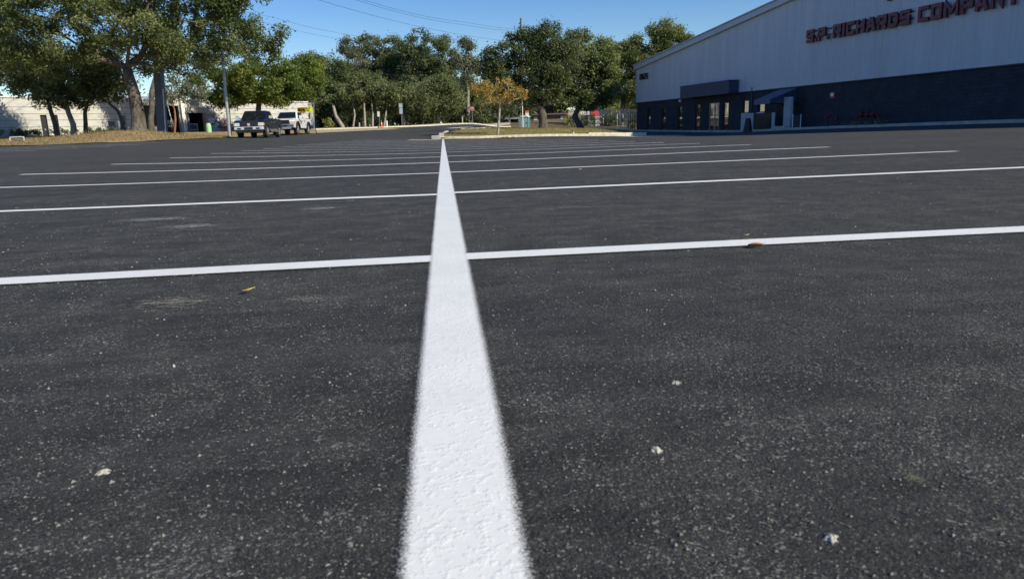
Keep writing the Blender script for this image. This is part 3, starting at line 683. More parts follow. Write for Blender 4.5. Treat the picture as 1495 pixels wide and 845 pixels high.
# forest beyond the street
FG = 'trees of the wood beyond the street'
forest = [
 ('dark bushy tree of the wood just behind the arrow sign', 466, 110, [(456, 105, 26, 24), (468, 138, 18, 22)], 'oak', [(455, 187), (452, 160)], 66),
 ('broad rounded tree at the left end of the wood', 488, 108, [(482, 105, 26, 22), (500, 132, 30, 24), (478, 145, 24, 20)], 'oak', [(499, 186), (492, 168), (486, 152)], 80),
 ('tall grey green tree with the domed top in the left half of the wood', 527, 122, [(512, 70, 16, 14), (530, 60, 15, 11), (548, 70, 14, 13), (530, 92, 34, 22), (525, 120, 30, 22)], 'grey', [(527, 184), (526, 150), (527, 120)], 120),
 ('olive tree in front of the tall domed tree of the wood', 545, 104, [(540, 128, 32, 24), (520, 148, 24, 16), (560, 145, 26, 18)], 'olive', [(545, 184), (543, 165), (542, 150)], 80),
 ('narrow tree between the domed tree and the tallest tree of the wood', 575, 120, [(577, 78, 20, 20), (572, 110, 26, 26)], 'oak', [(573, 184), (574, 140), (575, 115)], 70),
 ('tallest tree of the wood, dark with an open crown', 614, 116, [(608, 54, 16, 10), (622, 66, 14, 10), (638, 64, 10, 9), (598, 72, 14, 12), (604, 90, 24, 16), (625, 100, 26, 20), (600, 120, 26, 18)], 'dark', [(612, 182), (613, 150), (612, 115), (613, 90)], 115),
 ('yellowish olive tree low in the middle of the wood', 590, 102, [(588, 140, 30, 20), (612, 150, 24, 14), (572, 152, 20, 14)], 'olive', [(590, 183), (588, 165)], 62),
 ('slender tree with the lopsided top right of the tallest tree of the wood', 655, 122, [(647, 64, 12, 10), (658, 84, 11, 12), (640, 88, 10, 10), (648, 112, 20, 20)], 'dark', [(650, 181), (651, 140), (652, 110)], 60),
 ('dense rounded olive tree in the right half of the wood', 640, 104, [(638, 128, 28, 22), (655, 150, 26, 16), (625, 152, 22, 14)], 'olive', [(640, 182), (640, 160)], 76),
 ('thin see-through tree at the right end of the wood', 684, 112, [(681, 66, 9, 8), (688, 82, 10, 8), (674, 92, 9, 8), (694, 100, 9, 9), (682, 116, 10, 9)], 'grey', [(684, 180), (683, 150), (684, 120), (684, 100)], 34),
 ('low green tree right of the wood behind the stop sign', 690, 116, [(684, 150, 26, 16), (704, 140, 18, 18), (668, 158, 18, 12)], 'bright', [(688, 180), (688, 165)], 60),
 ('grey olive tree behind the orange crape myrtle', 722, 124, [(722, 132, 22, 24), (740, 150, 20, 16), (708, 152, 16, 14)], 'grey', [(722, 180), (722, 160)], 56),
]
for lab, px, d, lobes, kind, tr, nc in forest:
    tr_ = [(x, y, (.30 - .05 * i)) for i, (x, y) in enumerate(tr)]
    tree(lab, tr[0][0], tr[0][1], d, tr_, lobes, int(nc * (1.35 if kind in ('dark', 'grey') else 1.7)), (.45, 1.3), kind, .16, 200, M['palebark'] if kind != 'dark' else M['bark'], group=FG, tip=.04)
# bare trunks showing at the wood's edge
for i, (x0, y0, x1, y1, r, lab) in enumerate([(500, 186, 486, 152, .28, 'thick leaning pale trunk at the left edge of the wood'), (544, 185, 542, 148, .16, 'slim pale trunk left of the white notice sign'), (516, 186, 515, 150, .14, 'slim straight trunk beside the thick leaning trunk'), (561, 184, 566, 150, .15, 'slim pale trunk just right of the white notice sign'), (533, 186, 530, 140, .18, 'pale trunk leaning slightly left, between the two slim trunks')]):
    b = base(x0, 100, y0); root = thing('bare_tree', lab, 'tree', b, 0, FG)
    top = at(x1, y1, 101) - b; mid = top * .5 + Vector((random.uniform(-.3, .3), 0, 0))
    MB().tube([(0, 0, -.3), (0, 0, .1), mid, top], [r * 1.4, r, r * .8, r * .6], 8).build('trunk', M['palebark'], root, smooth=True)
    cl = clumps([(top.x, top.y, top.z + 1.2, 2.2, 2.2, 1.5)], 9, .5, .9)
    foliage('crown', root, cl, .2, 80, 'olive', M['leaf'])
def shrub(label, px, d, w, h, kind, name='shrub', py=186, nc=14, size=.15, dens=130, group=None, cat='shrub'):
    b = base(px, d, py); root = thing(name, label, cat, b, 0, group)
    cl = [(random.gauss(0, .35) * w, random.gauss(0, .3) * w * .7, random.uniform(.02, .85) * h, random.uniform(.16, .3) * min(w, h) + .12) for _ in range(nc)]
    foliage('leaves', root, cl, size, dens, kind, M['leaf'], flat=.9)
    m = MB()
    for c in cl[:8]: m.tube([(0, 0, -.1), (c[0] * .4, c[1] * .4, c[2] * .5), c[:3]], [.05, .035, .015], 5, cap=False)
    m.build('stem', M['bark'], root); return root
UG = 'undergrowth bushes at the edge of the wood'
place = ['behind the arrow sign', 'left of the thick leaning trunk', 'right of the thick leaning trunk', 'behind the slim pale trunk', 'behind the white notice sign', 'behind the orange cone', 'left of the grey street sign',
         'right of the grey street sign', 'well right of the grey street sign', 'behind the island tip', 'behind the low marker post', 'left of the stop sign', 'right of the stop sign', 'left of the orange tree', 'behind the orange tree']
ux = [465, 483, 511, 528, 551, 568, 584, 600, 616, 632, 648, 665, 696, 714, 730]
for i, (x, s) in enumerate(zip(ux, place)):
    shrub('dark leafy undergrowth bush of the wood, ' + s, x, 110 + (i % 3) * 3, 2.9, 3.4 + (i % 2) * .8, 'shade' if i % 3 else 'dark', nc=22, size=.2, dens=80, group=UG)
# the wood behind reads as one mass
cl = []
for i in range(330):
    x = RNG.uniform(405, 765); dd = RNG.uniform(128, 150); top = np.interp(x, [400, 440, 480, 520, 560, 600, 640, 690, 740, 770], [120, 112, 108, 96, 100, 92, 98, 128, 140, 150])
    y = RNG.uniform(top + 6, 178); q = at(x, y, dd); cl.append((q.x, q.y, q.z, RNG.uniform(1.3, 2.4)))
wood = thing('woodland', 'dark mass of woodland behind the trees beyond the street', 'woodland'); wood['kind'] = 'stuff'
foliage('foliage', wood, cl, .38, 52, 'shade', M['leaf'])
m = MB()
for i in range(46):
    x = random.uniform(410, 760); dd = random.uniform(118, 146); a = base(x, dd); h = random.uniform(5, 11)
    m.tube([(a.x, a.y, a.z - .3), (a.x + random.uniform(-.5, .5), a.y, a.z + h * .5), (a.x + random.uniform(-1, 1), a.y, a.z + h)], [.2, .15, .09], 6)
m.build('trunks', M['bark'], wood)
cl = []
for i in range(230):
    x = RNG.uniform(745, 965); dd = RNG.uniform(150, 178); q = at(x, RNG.uniform(np.interp(x, [745, 800, 870, 965], [128, 140, 142, 138]), 180), dd); cl.append((q.x, q.y, q.z, RNG.uniform(1.3, 2.4)))
tl = thing('distant_trees', 'distant line of trees seen under and between the oak crowns', 'distant trees'); tl['kind'] = 'stuff'
foliage('foliage', tl, cl, .4, 46, 'olive', M['leaf'])
# crape myrtle at the island kerb
tree('small orange leaved tree with a pale forked stem on the island kerb', 727, 200, 54.5, [(727, 200, .10), (727.5, 188, .085), (728.5, 176, .085)],
     [(722, 134, 34, 15), (705, 133, 20, 13), (752, 136, 22, 12), (728, 122, 24, 9), (766, 139, 10, 5), (714, 148, 22, 8), (746, 149, 18, 7)], 130, (.16, .38), 'autumn', .075, 330, M['palebark'], name='crape_myrtle', leafmat=M['leafy'], tip=.012, shell=.3)
# island oaks
tree('large round live oak growing on the grass island right of the toilet cabin', 793, 190.5, 64, [(794, 190, .44), (793, 180, .37), (792, 168, .35), (789, 156, .30)],
     [(735, 88, 34, 26), (765, 72, 32, 28), (798, 66, 32, 30), (760, 108, 50, 30), (805, 105, 36, 34), (715, 102, 20, 18), (780, 138, 36, 16), (750, 132, 26, 16), (828, 76, 24, 28)], 330, (.36, .85), 'dark', .11, 400)
tree('second live oak with pale slanting limbs behind the island oak', 848, 184, 82, [(838, 183, .36), (839, 170, .33), (846, 155, .28), (850, 140, .24)],
     [(850, 72, 26, 28), (880, 90, 26, 32), (845, 105, 34, 30), (885, 125, 24, 26), (860, 145, 34, 12), (820, 125, 20, 20)], 230, (.5, 1.05), 'oak', .14, 290)
tree('live oak rising behind the far corner of the warehouse', 912, 176, 112, [(908, 178, .42), (908, 165, .38), (910, 150, .34)],
     [(918, 90, 22, 26), (945, 75, 28, 26), (972, 52, 26, 20), (990, 68, 22, 20), (920, 125, 32, 20), (900, 140, 22, 14), (935, 150, 20, 10), (955, 105, 22, 20)], 240, (.6, 1.3), 'oak', .17, 200)
tree('light green tree behind the chain link fence, left of the warehouse corner', 922, 176, 130, [(922, 180, .2), (922, 160, .15)], [(925, 160, 16, 12), (900, 163, 12, 10)], 30, (.8, 1.3), 'yellow', .2, 110)

# ------------------------------------------------------------------ warehouse
wh = thing('warehouse', 'large warehouse with pale ribbed metal siding over a dark block base, in its own shade', 'warehouse', (A0.x, A0.y, 0), math.atan2(UD.y, UD.x))
# local frame: x along the facade, -y outward (towards the lot) , z world
SGN = -1 if Vector((-UD.y, UD.x, 0)).dot(ND) < 0 else 1
def Y(o): return o * SGN
def fb(u0, u1, o0, o1, z0, z1):
    a, b = sorted((Y(o0), Y(o1))); return (u0, u1, a, b, z0, z1)
WL = 96.; HB = fac(1495, 90.5)[1]; HBb = fac(930, 151)[1]
HB = (HB + HBb) / 2
e0 = fac(931, 96.5); e1 = fac(1135, 3.5); SL = (e1[1] - e0[1]) / (e1[0] - e0[0]); HE = e0[1]; RID = 46.
def top(u): return HE + SL * (u if u < RID else 2 * RID - u)
ops = []
for k, (x0, x1, y0, y1) in {'w': (945.4, 949.2, 157, 190.5), 'w2': (965.6, 971, 156.5, 191), 'w3': (990, 995.7, 155, 191.5), 'w4': (1015, 1021.4, 152.7, 191.6), 'd': (1034.7, 1049.3, 151, 193), 'w5': (1055.6, 1062.4, 150, 192), 'w6': (1084.6, 1092.6, 147, 165), 'w7': (1107, 1116, 149, 164)}.items():
    ua, ha = fac(x0, y0); ub, hb = fac(x1, y1); ops.append((k, ua, ub, (max(hb, FL + .12)), ha))
def wall_with_holes(u0, u1, z0, z1, holes, yo, thick):
    us = sorted({u0, u1, *[h[0] for h in holes], *[h[1] for h in holes]}); m = MB()
    for a, b in zip(us[:-1], us[1:]):
        hs = sorted([h for h in holes if h[0] <= a + 1e-6 and h[1] >= b - 1e-6], key=lambda h: h[2]); z = z0
        for h in hs:
            if h[2] > z + 1e-3: m.box(a, b, *sorted((yo, yo + thick)), z, h[2])
            z = h[3]
        if z < z1 - 1e-3: m.box(a, b, *sorted((yo, yo + thick)), z, z1)
    return m
M['block'] = mk_block('dark_split_face_block', (.036, .042, .055), (.028, .033, .044), (.021, .025, .034), -math.atan2(UD.y, UD.x))
wall_with_holes(0, WL, -1.2, HB, [o[1:] for o in ops], Y(0), Y(-.35)).build('block_base', M['block'], wh)
m = MB(); u = 0.; prof = []
while u < WL: prof += [(u, 0), (u + .20, 0), (u + .235, .018), (u + .285, .018)]; u += .32
prof = [q for q in prof if q[0] <= WL]; k = len(m.v)
for u, o in prof: m.v += [(u, Y(.06 + o), HB), (u, Y(.06 + o), top(u) - .05)]
for i in range(len(prof) - 1): m.f.append((2 * i, 2 * i + 2, 2 * i + 3, 2 * i + 1))
m.build('metal_siding', M['siding'], wh)
MB().box(*fb(0, WL, -.3, .12, HB - .06, HB - .002)).build('base_flashing', M['navy'], wh)
# rake trim and roof
m = MB()
for a, b in ((-.25, RID), (RID, WL + .25)):
    za, zb = top(max(a, 0)), top(min(b, WL)); P = []
    for z_ in (0, 1):
        for (u, z) in ((a, za), (b, zb)):
            pass
    m.hexa([(a, Y(.32), za - .42), (b, Y(.32), zb - .42), (b, Y(.12), zb - .42), (a, Y(.12), za - .42), (a, Y(.32), za), (b, Y(.32), zb), (b, Y(.12), zb), (a, Y(.12), za)])
m.build('rake_trim', M['trim'], wh)
m = MB()
for a, b in ((-.4, RID), (RID, WL + .4)):
    za, zb = top(max(a, 0)) + .04, top(min(b, WL)) + .04
    m.hexa([(a, Y(.4), za - .03), (b, Y(.4), zb - .03), (b, Y(-70), zb - .03), (a, Y(-70), za - .03), (a, Y(.4), za + .06), (b, Y(.4), zb + .06), (b, Y(-70), zb + .06), (a, Y(-70), za + .06)])
m.build('roof', M['trim'], wh)
MB().box(*fb(-.03, .12, -.1, .16, HB, HE - .05)).build('corner_trim', M['trim'], wh)
MB().box(*fb(.02, .3, -70, -.36, -1, HE - .1)).box(*fb(WL - .3, WL - .02, -70, -.36, -1, HE - .1)).box(*fb(.3, WL - .3, -69.9, -69.6, -1, HE - .1)).build('side_wall', M['siding'], wh)
MB().box(*fb(.4, WL - .4, -9, -8.8, -1, HE)).build('inner_partition', M['dark'], wh)
for k, ua, ub, za, zb in ops:
    door = k == 'd'; nm = 'glass_door' if door else 'window'
    fr = MB(); t = .06
    fr.box(*fb(ua, ua + t, -.16, -.06, za, zb)).box(*fb(ub - t, ub, -.16, -.06, za, zb)).box(*fb(ua + t, ub - t, -.16, -.06, zb - t, zb)).box(*fb(ua + t, ub - t, -.16, -.06, za, za + t))
    if door:
        h = za + 2.2; mid = ua + (ub - ua) * .48
        fr.box(*fb(mid, mid + .08, -.16, -.06, za + t, zb - t)).box(*fb(mid + .08, ub - t, -.16, -.06, h, h + .08)).box(*fb(ub - .2, ub - .14, -.15, -.05, za + t, h))
    elif k not in ('w6', 'w7'): fr.box(*fb(ua + t, ub - t, -.155, -.065, za + 1.05, za + 1.10))
    f = fr.build(nm, M['darkframe'] if not door else M['steel'], wh)
    gl = MB().box(*fb(ua + .02, ub - .02, -.13, -.11, za + .02, zb - .02)).build('pane', M['glass'], f)
    if door: tag(f, 'glazed entrance door with silver frame and side light')
    if k in ('w6', 'w7'): MB().box(*fb(ua - .05, ub + .05, -.02, .09, za - .14, za - .004)).build('sill', M['white'], f)
# lettering
def glyphs():
    G = {}
    G['S'] = [[(1, 1), (.0, 1), (0, .5), (1, .5), (1, 0), (0, 0)]]
    G['P'] = [[(0, 0), (0, 1), (1, 1), (1, .45), (0.0, .45)]]
    G['R'] = [[(0, 0), (0, 1), (1, 1), (1, .45), (0.0, .45)], [(.45, .45), (1, 0)]]
    G['I'] = [[(0, 0), (0, 1)]]
    G['C'] = [[(1, 1), (0, 1), (0, 0), (1, 0)]]
    G['H'] = [[(0, 0), (0, 1)], [(1, 0), (1, 1)], [(0, .5), (1, .5)]]
    G['A'] = [[(0, 0), (.38, 1), (.62, 1), (1, 0)], [(.2, .33), (.8, .33)]]
    G['D'] = [[(0, 0), (0, 1), (.8, 1), (1, .8), (1, .2), (.8, 0), (0, 0)]]
    G['O'] = [[(0, 0), (0, 1), (1, 1), (1, 0), (0, 0)]]
    G['M'] = [[(0, 0), (0, 1), (.5, .25), (1, 1), (1, 0)]]
    G['N'] = [[(0, 0), (0, 1), (1, 0), (1, 1)]]
    G['Y'] = [[(0, 1), (.5, .5), (1, 1)], [(.5, .5), (.5, 0)]]
    G['.'] = [[(0, 0), (0, .02)]]
    G['2'] = [[(0, 1), (1, 1), (1, .5), (0, .5), (0, 0), (1, 0)]]; G['1'] = [[(0, 0), (0, 1)]]; G['5'] = [[(1, 1), (0, 1), (0, .5), (1, .5), (1, 0), (0, 0)]]
    G['6'] = [[(1, 1), (0, 1), (0, 0), (1, 0), (1, .5), (0, .5)]]; G['T'] = [[(0, 1), (1, 1)], [(.5, 0), (.5, 1)]]
    return G
GL = glyphs()
def letter(ch, u, z, w, h, t, o0, o1):
    """stroke letter as mitred strips, solid between o0 and o1 in front of the wall"""
    m = MB()
    for si, st in enumerate(GL[ch]):
        zo = .004 * si
        P = [Vector((u + t / 2 + a * (w - t), z + t / 2 + b * (h - t))) for a, b in st]; closed = (P[0] - P[-1]).length < 1e-6 and len(P) > 2
        if not closed:
            P[0] = P[0] + (P[0] - P[1]).normalized() * t / 2; P[-1] = P[-1] + (P[-1] - P[-2]).normalized() * t / 2
        n = len(P) - (1 if closed else 0); Lf, Rt = [], []
        for i in range(n):
            a = P[i - 1] if i > 0 else (P[n - 1] if closed else None); b = P[(i + 1) % n] if (i < n - 1 or closed) else None
            d1 = (P[i] - a).normalized() if a is not None else None; d2 = (b - P[i]).normalized() if b is not None else None
            d1 = d1 or d2; d2 = d2 or d1; n1 = Vector((-d1.y, d1.x)); n2 = Vector((-d2.y, d2.x)); q = (n1 + n2); q = q / max(q.length_squared / 2, .35)
            Lf.append(P[i] + q * t / 2); Rt.append(P[i] - q * t / 2)
        for i in range(n if closed else n - 1):
            j = (i + 1) % n
            c = [Lf[i], Lf[j], Rt[j], Rt[i]]
            m.hexa([(p.x, Y(o0), p.y) for p in c] + [(p.x, Y(o1 + zo), p.y) for p in c])
    return m
def word(txt, u, z, h, wd, t, gap, o0, o1, parent, face, name='letter', space=1.0):
    for ch in txt:
        if ch == ' ': u += space; continue
        w = t if ch in 'I1.' else wd
        if ch == 'M': w = wd * 1.25
        l = letter(ch, u, z, w, h, t, o0, o1 - .02); o = l.build(name, M['signside'], parent)
        letter(ch, u + .008, z + .008, w - .016, h - .016, t - .02, o1 - .019, o1).build('letter_face', face, o)
        u += w + (gap * .7 if ch == '.' else gap)
    return u
ua, za = fac(1175.5, 64.5, .35); ub, zb = fac(1326.5, 34.5, .35)
ut, zt = fac(1175.5, 47.5, .35); H1 = (zt - za)
zl = (za + zb) / 2; tot = ub - ua
# S.P. RICHARDS -> 9 wide letters, I, two dots
cap = max(.85, min(1.1, (fac(1326, 12.5, .35)[1] - zb + H1) / 2)); tt = .215; gp = .13; spc = .30
wdt = (tot - 2 * tt - tt - (2 * gp * .7 + 8 * gp) - spc - gp) / 9
uend = word('S.P. RICHARDS', ua, zl, cap, wdt, tt, gp, .20, .32, wh, M['maroon'], space=spc)
uc = fac(1338.5, 30, .35)[0]
word('COMPANY', uc, zl, cap, wdt, tt, gp, .20, .32, wh, M['maroon'])
# small rails behind the letters
MB().box(*fb(ua, uend, .12, .19, zl + .28, zl + .34)).box(*fb(ua, uend, .12, .19, zl + .68, zl + .74)).build('sign_raceway', M['signside'], wh)
ua, za = fac(933.8, 117.5, .14); ub, zb = fac(945.6, 114.8, .14); zt = fac(934, 109, .14)[1]
ww = (ub - ua - .13 - .09 * 4) / 4
word('21625', ua, (za + zb) / 2, min(.85, zt - za), ww, .13, .09, .12, .18, wh, M['black'], name='street_number')
# box awning over the entrance
ua, za = fac(992.2, 143, 1.1); ub, zb = fac(1063, 137.8, 1.1); _, zc = fac(992, 127.6, 1.1); z0 = (za + zb) / 2; m = MB(); u = ua; P = []
aw = MB().box(*fb(ua, ub, .16, 1.05, z0 + .05, zc - .04)).build('box_awning', M['navy'], wh); m = MB(); P = []
while u < ub: P += [(u, 1.055), (u + .12, 1.055), (u + .14, 1.085), (u + .17, 1.085)]; u += .2
P = [q for q in P if q[0] <= ub]
for u, o in P: m.v += [(u, Y(o), z0), (u, Y(o), zc)]
for i in range(len(P) - 1): m.f.append((2 * i, 2 * i + 2, 2 * i + 3, 2 * i + 1))
m.build('awning_cladding', M['navy'], aw); MB().box(*fb(ua - .03, ub + .03, .12, 1.12, zc, zc + .07)).build('awning_cap', M['navy'], aw)
# sloped canopy on a column
ut0, zt0 = fac(1140.5, 128.2); ut1, _ = fac(1165, 127); pr = 2.3; zt0 = min(zt0, HB - .08)
zeave = fac(1126, 144.8, pr)[1]; u0, u1 = ut0, ut1
cp = MB().hexa([(u0, Y(.02), zt0 - .06), (u1, Y(.02), zt0 - .06), (u1, Y(pr), zeave - .06), (u0, Y(pr), zeave - .06), (u0, Y(.02), zt0), (u1, Y(.02), zt0), (u1, Y(pr), zeave), (u0, Y(pr), zeave)]).build('sloped_canopy', M['canopyblue'], wh)
MB().box(*fb(u0, u1, pr - .05, pr + .01, zeave - .32, zeave - .062)).build('valance', M['canopyblue'], cp)
for uu in (u0 + .001, u1 - .031):
    MB().prism([(Y(.02), zeave - .3), (Y(.02), zt0 - .065), (Y(pr - .06), zeave - .065), (Y(pr - .06), zeave - .3)], uu, uu + .03, 0).build('side_curtain', M['navy'], cp)
cu0 = fac(1145.4, 170, 1.0)[0]; cu1 = fac(1155.4, 170, 1.0)[0]
MB().box(*fb(cu0, cu1, .88, 1.12, -.9, zeave + .1)).box(*fb(cu0 - .04, cu1 + .04, .84, 1.16, -.9, -.12)).build('canopy_column', M['palepaint'], wh, bevel=.02)
# screen walls at the entry
def scr(x0, x1, y0, o, mat, nm, lab=None, th=.12):
    a, h = fac(x0, y0, o); b, _ = fac(x1, y0, o); ob = MB().box(*fb(a, b, o - th, o, -.95, h)).build(nm, mat, wh); return tag(ob, lab), a, b, h
ob, a, b, h = scr(1082, 1099.5, 166, 1.7, M['palepaint'], 'entry_screen', 'pale grey panel screen')
m = MB()
for f in (.18, .32, .58, .78): m.box(*fb(a + (b - a) * f, a + (b - a) * f + .025, 1.703, 1.72, -.3, h - .05))
m.build('panel_rib', M['trim'], ob)
scr(1100.3, 1126.5, 166, 1.6, M['black'], 'entry_gate', 'dark solid gate'); scr(1127, 1130, 164.5, 1.72, M['palepaint'], 'gate_post', 'pale gate post')
scr(1126, 1144.8, 184.5, 2.0, M['concrete'], 'low_wall', 'low concrete wall', .2)
# white wall light, and a dark box for the emblem above the lettering
for x, y in ((993.5, 147.5), (1300, -1)):
    a, h = fac(x, y, .15); MB().box(*fb(a - .12, a + .12, 0.07, .28, h - .1, h + .1)).build('wall_box', M['white'] if y > 0 else M['black'], wh)
m = MB()
a, h = fac(1099, 128); MB().box(*fb(a - .04, a + .04, .01, .10, -.4, h)).build('downspout', M['navy'], wh)
def wpt(u, o, z=None):
    p = Vector((A0.x, A0.y, 0)) + UD * u + ND * o; p.z = g(p.x, p.y) if z is None else z; return p
def wthing(name, label, cat, u, o, z=None, group=None): return thing(name, label, cat, wpt(u, o, z), math.atan2(UD.y, UD.x), group)
# red sign above the sprinkler pipes
a, h = fac(1215, 139.5, .03); t = wthing('wall_sign', 'small red and white square sign on the dark warehouse wall', 'sign', a, .0, h)
MB().box(-.24, .24, *sorted((Y(.0), Y(.03))), -.2, .2).build('sign_board', M['red'], t); MB().box(-.17, .13, *sorted((Y(.03), Y(.036))), -.07, .16).build('sign_face', M['white'], t)
# fire department connection and backflow pipes
a, _ = fac(1200, 174, 1.6); t = wthing('fire_connection', 'red two-way fire hose connection on a dark stand before the warehouse wall', 'fire connection', a, 1.2)
MB().tube([(0, 0, -.1), (0, 0, .62)], .07, 10).build('stand', M['black'], t); MB().tube([(-.3, 0, .82), (0, 0, .66), (.3, 0, .82)], [.1, .11, .1], 10).build('inlet', M['darkred'], t); MB().lathe([(.12, .62), (.14, .7), (.12, .8)], n=12).build('body', M['darkred'], t)
a, _ = fac(1213.5, 174, 1.6); t = wthing('fire_hydrant', 'small red hydrant like valve right of the two-way fire connection', 'valve', a, 1.2)
MB().tube([(0, 0, -.1), (0, 0, .5)], .05, 10).build('stand', M['black'], t); MB().lathe([(.06, .5), (.13, .54), (.13, .72), (.05, .8)], n=12).build('bonnet', M['darkred'], t)
a, _ = fac(1243, 174, 1.6); b, _ = fac(1275, 174, 1.6); t = wthing('backflow_pipes', 'dark red assembly of sprinkler pipes and valves before the warehouse wall', 'pipes', (a + b) / 2, 1.2); L = (b - a) / 2
MB().tube([(-L, 0, -.3), (-L, 0, .62), (-L + .15, 0, .75), (L - .15, 0, .75), (L, 0, .62), (L, 0, -.3)], .09, 10).build('pipe', M['darkred'], t)
for s in (-.55, 0, .5):
    v = MB().lathe([(.16, -.12), (.19, -.06), (.19, .06), (.16, .12)], (s * L, 0, .75), axis=0, n=12).build('valve', M['darkred'], t)
    MB().tube([(s * L, 0, .84), (s * L, 0, 1.12)], .025, 6).lathe([(.14, 1.12), (.14, 1.15)], (s * L, 0, 0), n=14).build('handwheel', M['black'], v)
bg = 'low plants in the bed under the red pipes'
for i, (x, s) in enumerate(((1225, 'left end of the bed under the red pipes'), (1240, 'just left of the red pipes'), (1255, 'under the left half of the red pipes'), (1268, 'under the right half of the red pipes'))):
    u, _ = fac(x, 184, 2.6); p = wpt(u, 1.7); root = thing('bed_plant', 'low grey green plant at the ' + s if i == 0 else 'low grey green plant ' + s, 'plant', p, 0, bg)
    cl = [(random.uniform(-.5, .5), random.uniform(-.2, .2), random.uniform(.15, .35), random.uniform(.12, .2)) for _ in range(8)]
    foliage('leaves', root, cl, .06, 500, 'grey', M['leaf']); MB().tube([(0, 0, -.05), (0, 0, .25)], .02, 5).build('stem', M['bark'], root)
# dark tapered bin and sandwich board
p1, h1 = fac(1090.5, 178, 2.6); t = wthing('tapered_bin', 'dark tapered bin standing in front of the pale entry screen', 'bin', p1, 2.5, None)
MB().lathe([(.36, 0), (.34, .08), (.20, .92), (.18, .95)], n=16).build('bin_body', M['black'], t); MB().lathe([(.19, .951), (.21, .98), (.12, 1.03)], n=16).build('bin_lid', M['navy'], t)
p1, _ = fac(1163, 180, 1.4); t = wthing('sandwich_board', 'small white framed sandwich board with a dark panel right of the canopy column', 'board', p1, 1.4)
t.rotation_euler.z += R(52)
for s in (-1, 1):
    m = MB(); 
    for x in (-.28, .24): m.hexa([(x, s * .28, .0), (x + .04, s * .28, 0), (x + .04, s * .31, 0), (x, s * .31, 0), (x, s * .02, 1.05), (x + .04, s * .02, 1.05), (x + .04, s * .05, 1.05), (x, s * .05, 1.05)])
    m.hexa([(-.24, s * .27, .06), (.24, s * .27, .06), (.24, s * .295, .06), (-.24, s * .295, .06), (-.24, s * .255, .12), (.24, s * .255, .12), (.24, s * .28, .12), (-.24, s * .28, .12)])
    m.build('frame', M['white'], t)
    MB().hexa([(-.24, s * .25, .12), (.24, s * .25, .12), (.24, s * .27, .12), (-.24, s * .27, .12), (-.24, s * .04, 1.0), (.24, s * .04, 1.0), (.24, s * .06, 1.0), (-.24, s * .06, 1.0)]).build('panel', M['black'], t)

# ------------------------------------------------------------------ cream building on the left
lb = thing('cream_building', 'long low cream panel building with dark doorways behind the oaks on the left', 'building', (L0.x, L0.y, 0), math.atan2(LU.y, LU.x))
SL2 = -1 if Vector((-LU.y, LU.x, 0)).dot(LN) < 0 else 1
def Y2(o): return o * SL2
def lx(u0, u1, o0, o1, z0, z1):
    a, b = sorted((Y2(o0), Y2(o1))); return (u0, u1, a, b, z0, z1)
HT = (lfac(0, 143.5)[1] + lfac(300, 146.5)[1]) / 2
def lr(x0, x1, y0, y1):
    a, h1 = lfac(x0, y0); b, h0 = lfac(x1, y1); return a, b, h0, h1
D1 = lr(58, 74, 168, 206); D2 = lr(78, 90, 168, 206); W1 = lr(157, 172, 176.5, 200); W2 = lr(173, 188, 168, 200)
PO = lr(205, 266, 154, 200); GT = lr(272, 301, 165, 200); WN = lr(302.5, 313, 166, 172.5); 
holes = [D1, D2, W1, W2, PO, GT, WN]; UE = lfac(449, 150)[0]
BZ = .2
wall_with_holes(-45, UE, BZ, HT, holes, Y2(0), Y2(-.3)).build('front_wall', M['stucco'], lb)
zs = [HT - lfac(0, 143.5)[1] + lfac(0, y)[1] for y in (157.3, 167.6, 177, 187.5)]
m = MB()
for z in zs:
    cuts = sorted([(h[0], h[1]) for h in holes if h[2] < z < h[3]]); u = -45
    for a, b in cuts + [(UE, UE)]:
        if a > u: m.box(*lx(u, a, -.01, .006, z - .02, z + .02))
        u = b
m.build('panel_seam', M['seam'], lb)
MB().box(*lx(-45.1, UE + .1, -.5, .10, HT, HT + .12)).build('coping', M['white'], lb)
MB().box(*lx(-45, UE, -22, -21.7, BZ, HT - .1)).box(*lx(-45, -44.7, -21.7, -.3, BZ, HT)).box(*lx(UE - .3, UE, -21.7, -.3, BZ, HT)).build('rear_wall', M['stucco'], lb)
MB().box(*lx(-44.6, UE - .4, -21.6, -.35, HT - .3, HT - .15)).build('roof', M['stuccogrey'], lb)
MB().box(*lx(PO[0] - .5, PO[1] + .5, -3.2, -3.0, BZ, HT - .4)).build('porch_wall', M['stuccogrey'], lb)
for h, nm, lab in ((D1, 'door', 'dark door'), (D2, 'door', 'dark door half hidden by trees')):
    d_ = MB().box(*lx(h[0] + .05, h[1] - .05, -.25, -.18, BZ, h[3] - .05)).build(nm, M['black'], lb); MB().box(*lx(h[1] - .3, h[1] - .22, -.18, -.12, 1.9, 2.1)).build('handle', M['steel'], d_)
for h in (W1, W2, WN):
    f = MB().box(*lx(h[0], h[1], -.2, -.12, h[3] - .08, h[3])).box(*lx(h[0], h[0] + .07, -.2, -.12, h[2], h[3] - .08)).box(*lx(h[1] - .07, h[1], -.2, -.12, h[2], h[3] - .08)).box(*lx(h[0] + .07, h[1] - .07, -.2, -.12, h[2], h[2] + .08))
    if h is not WN: f.box(*lx(h[0] + .07, h[1] - .07, -.2, -.12, (h[2] + h[3]) / 2, (h[2] + h[3]) / 2 + .06))
    f = f.build('window', M['steel'], lb); MB().box(*lx(h[0] + .07, h[1] - .07, -.17, -.15, h[2] + .08, h[3] - .08)).build('pane', M['glass'], f)
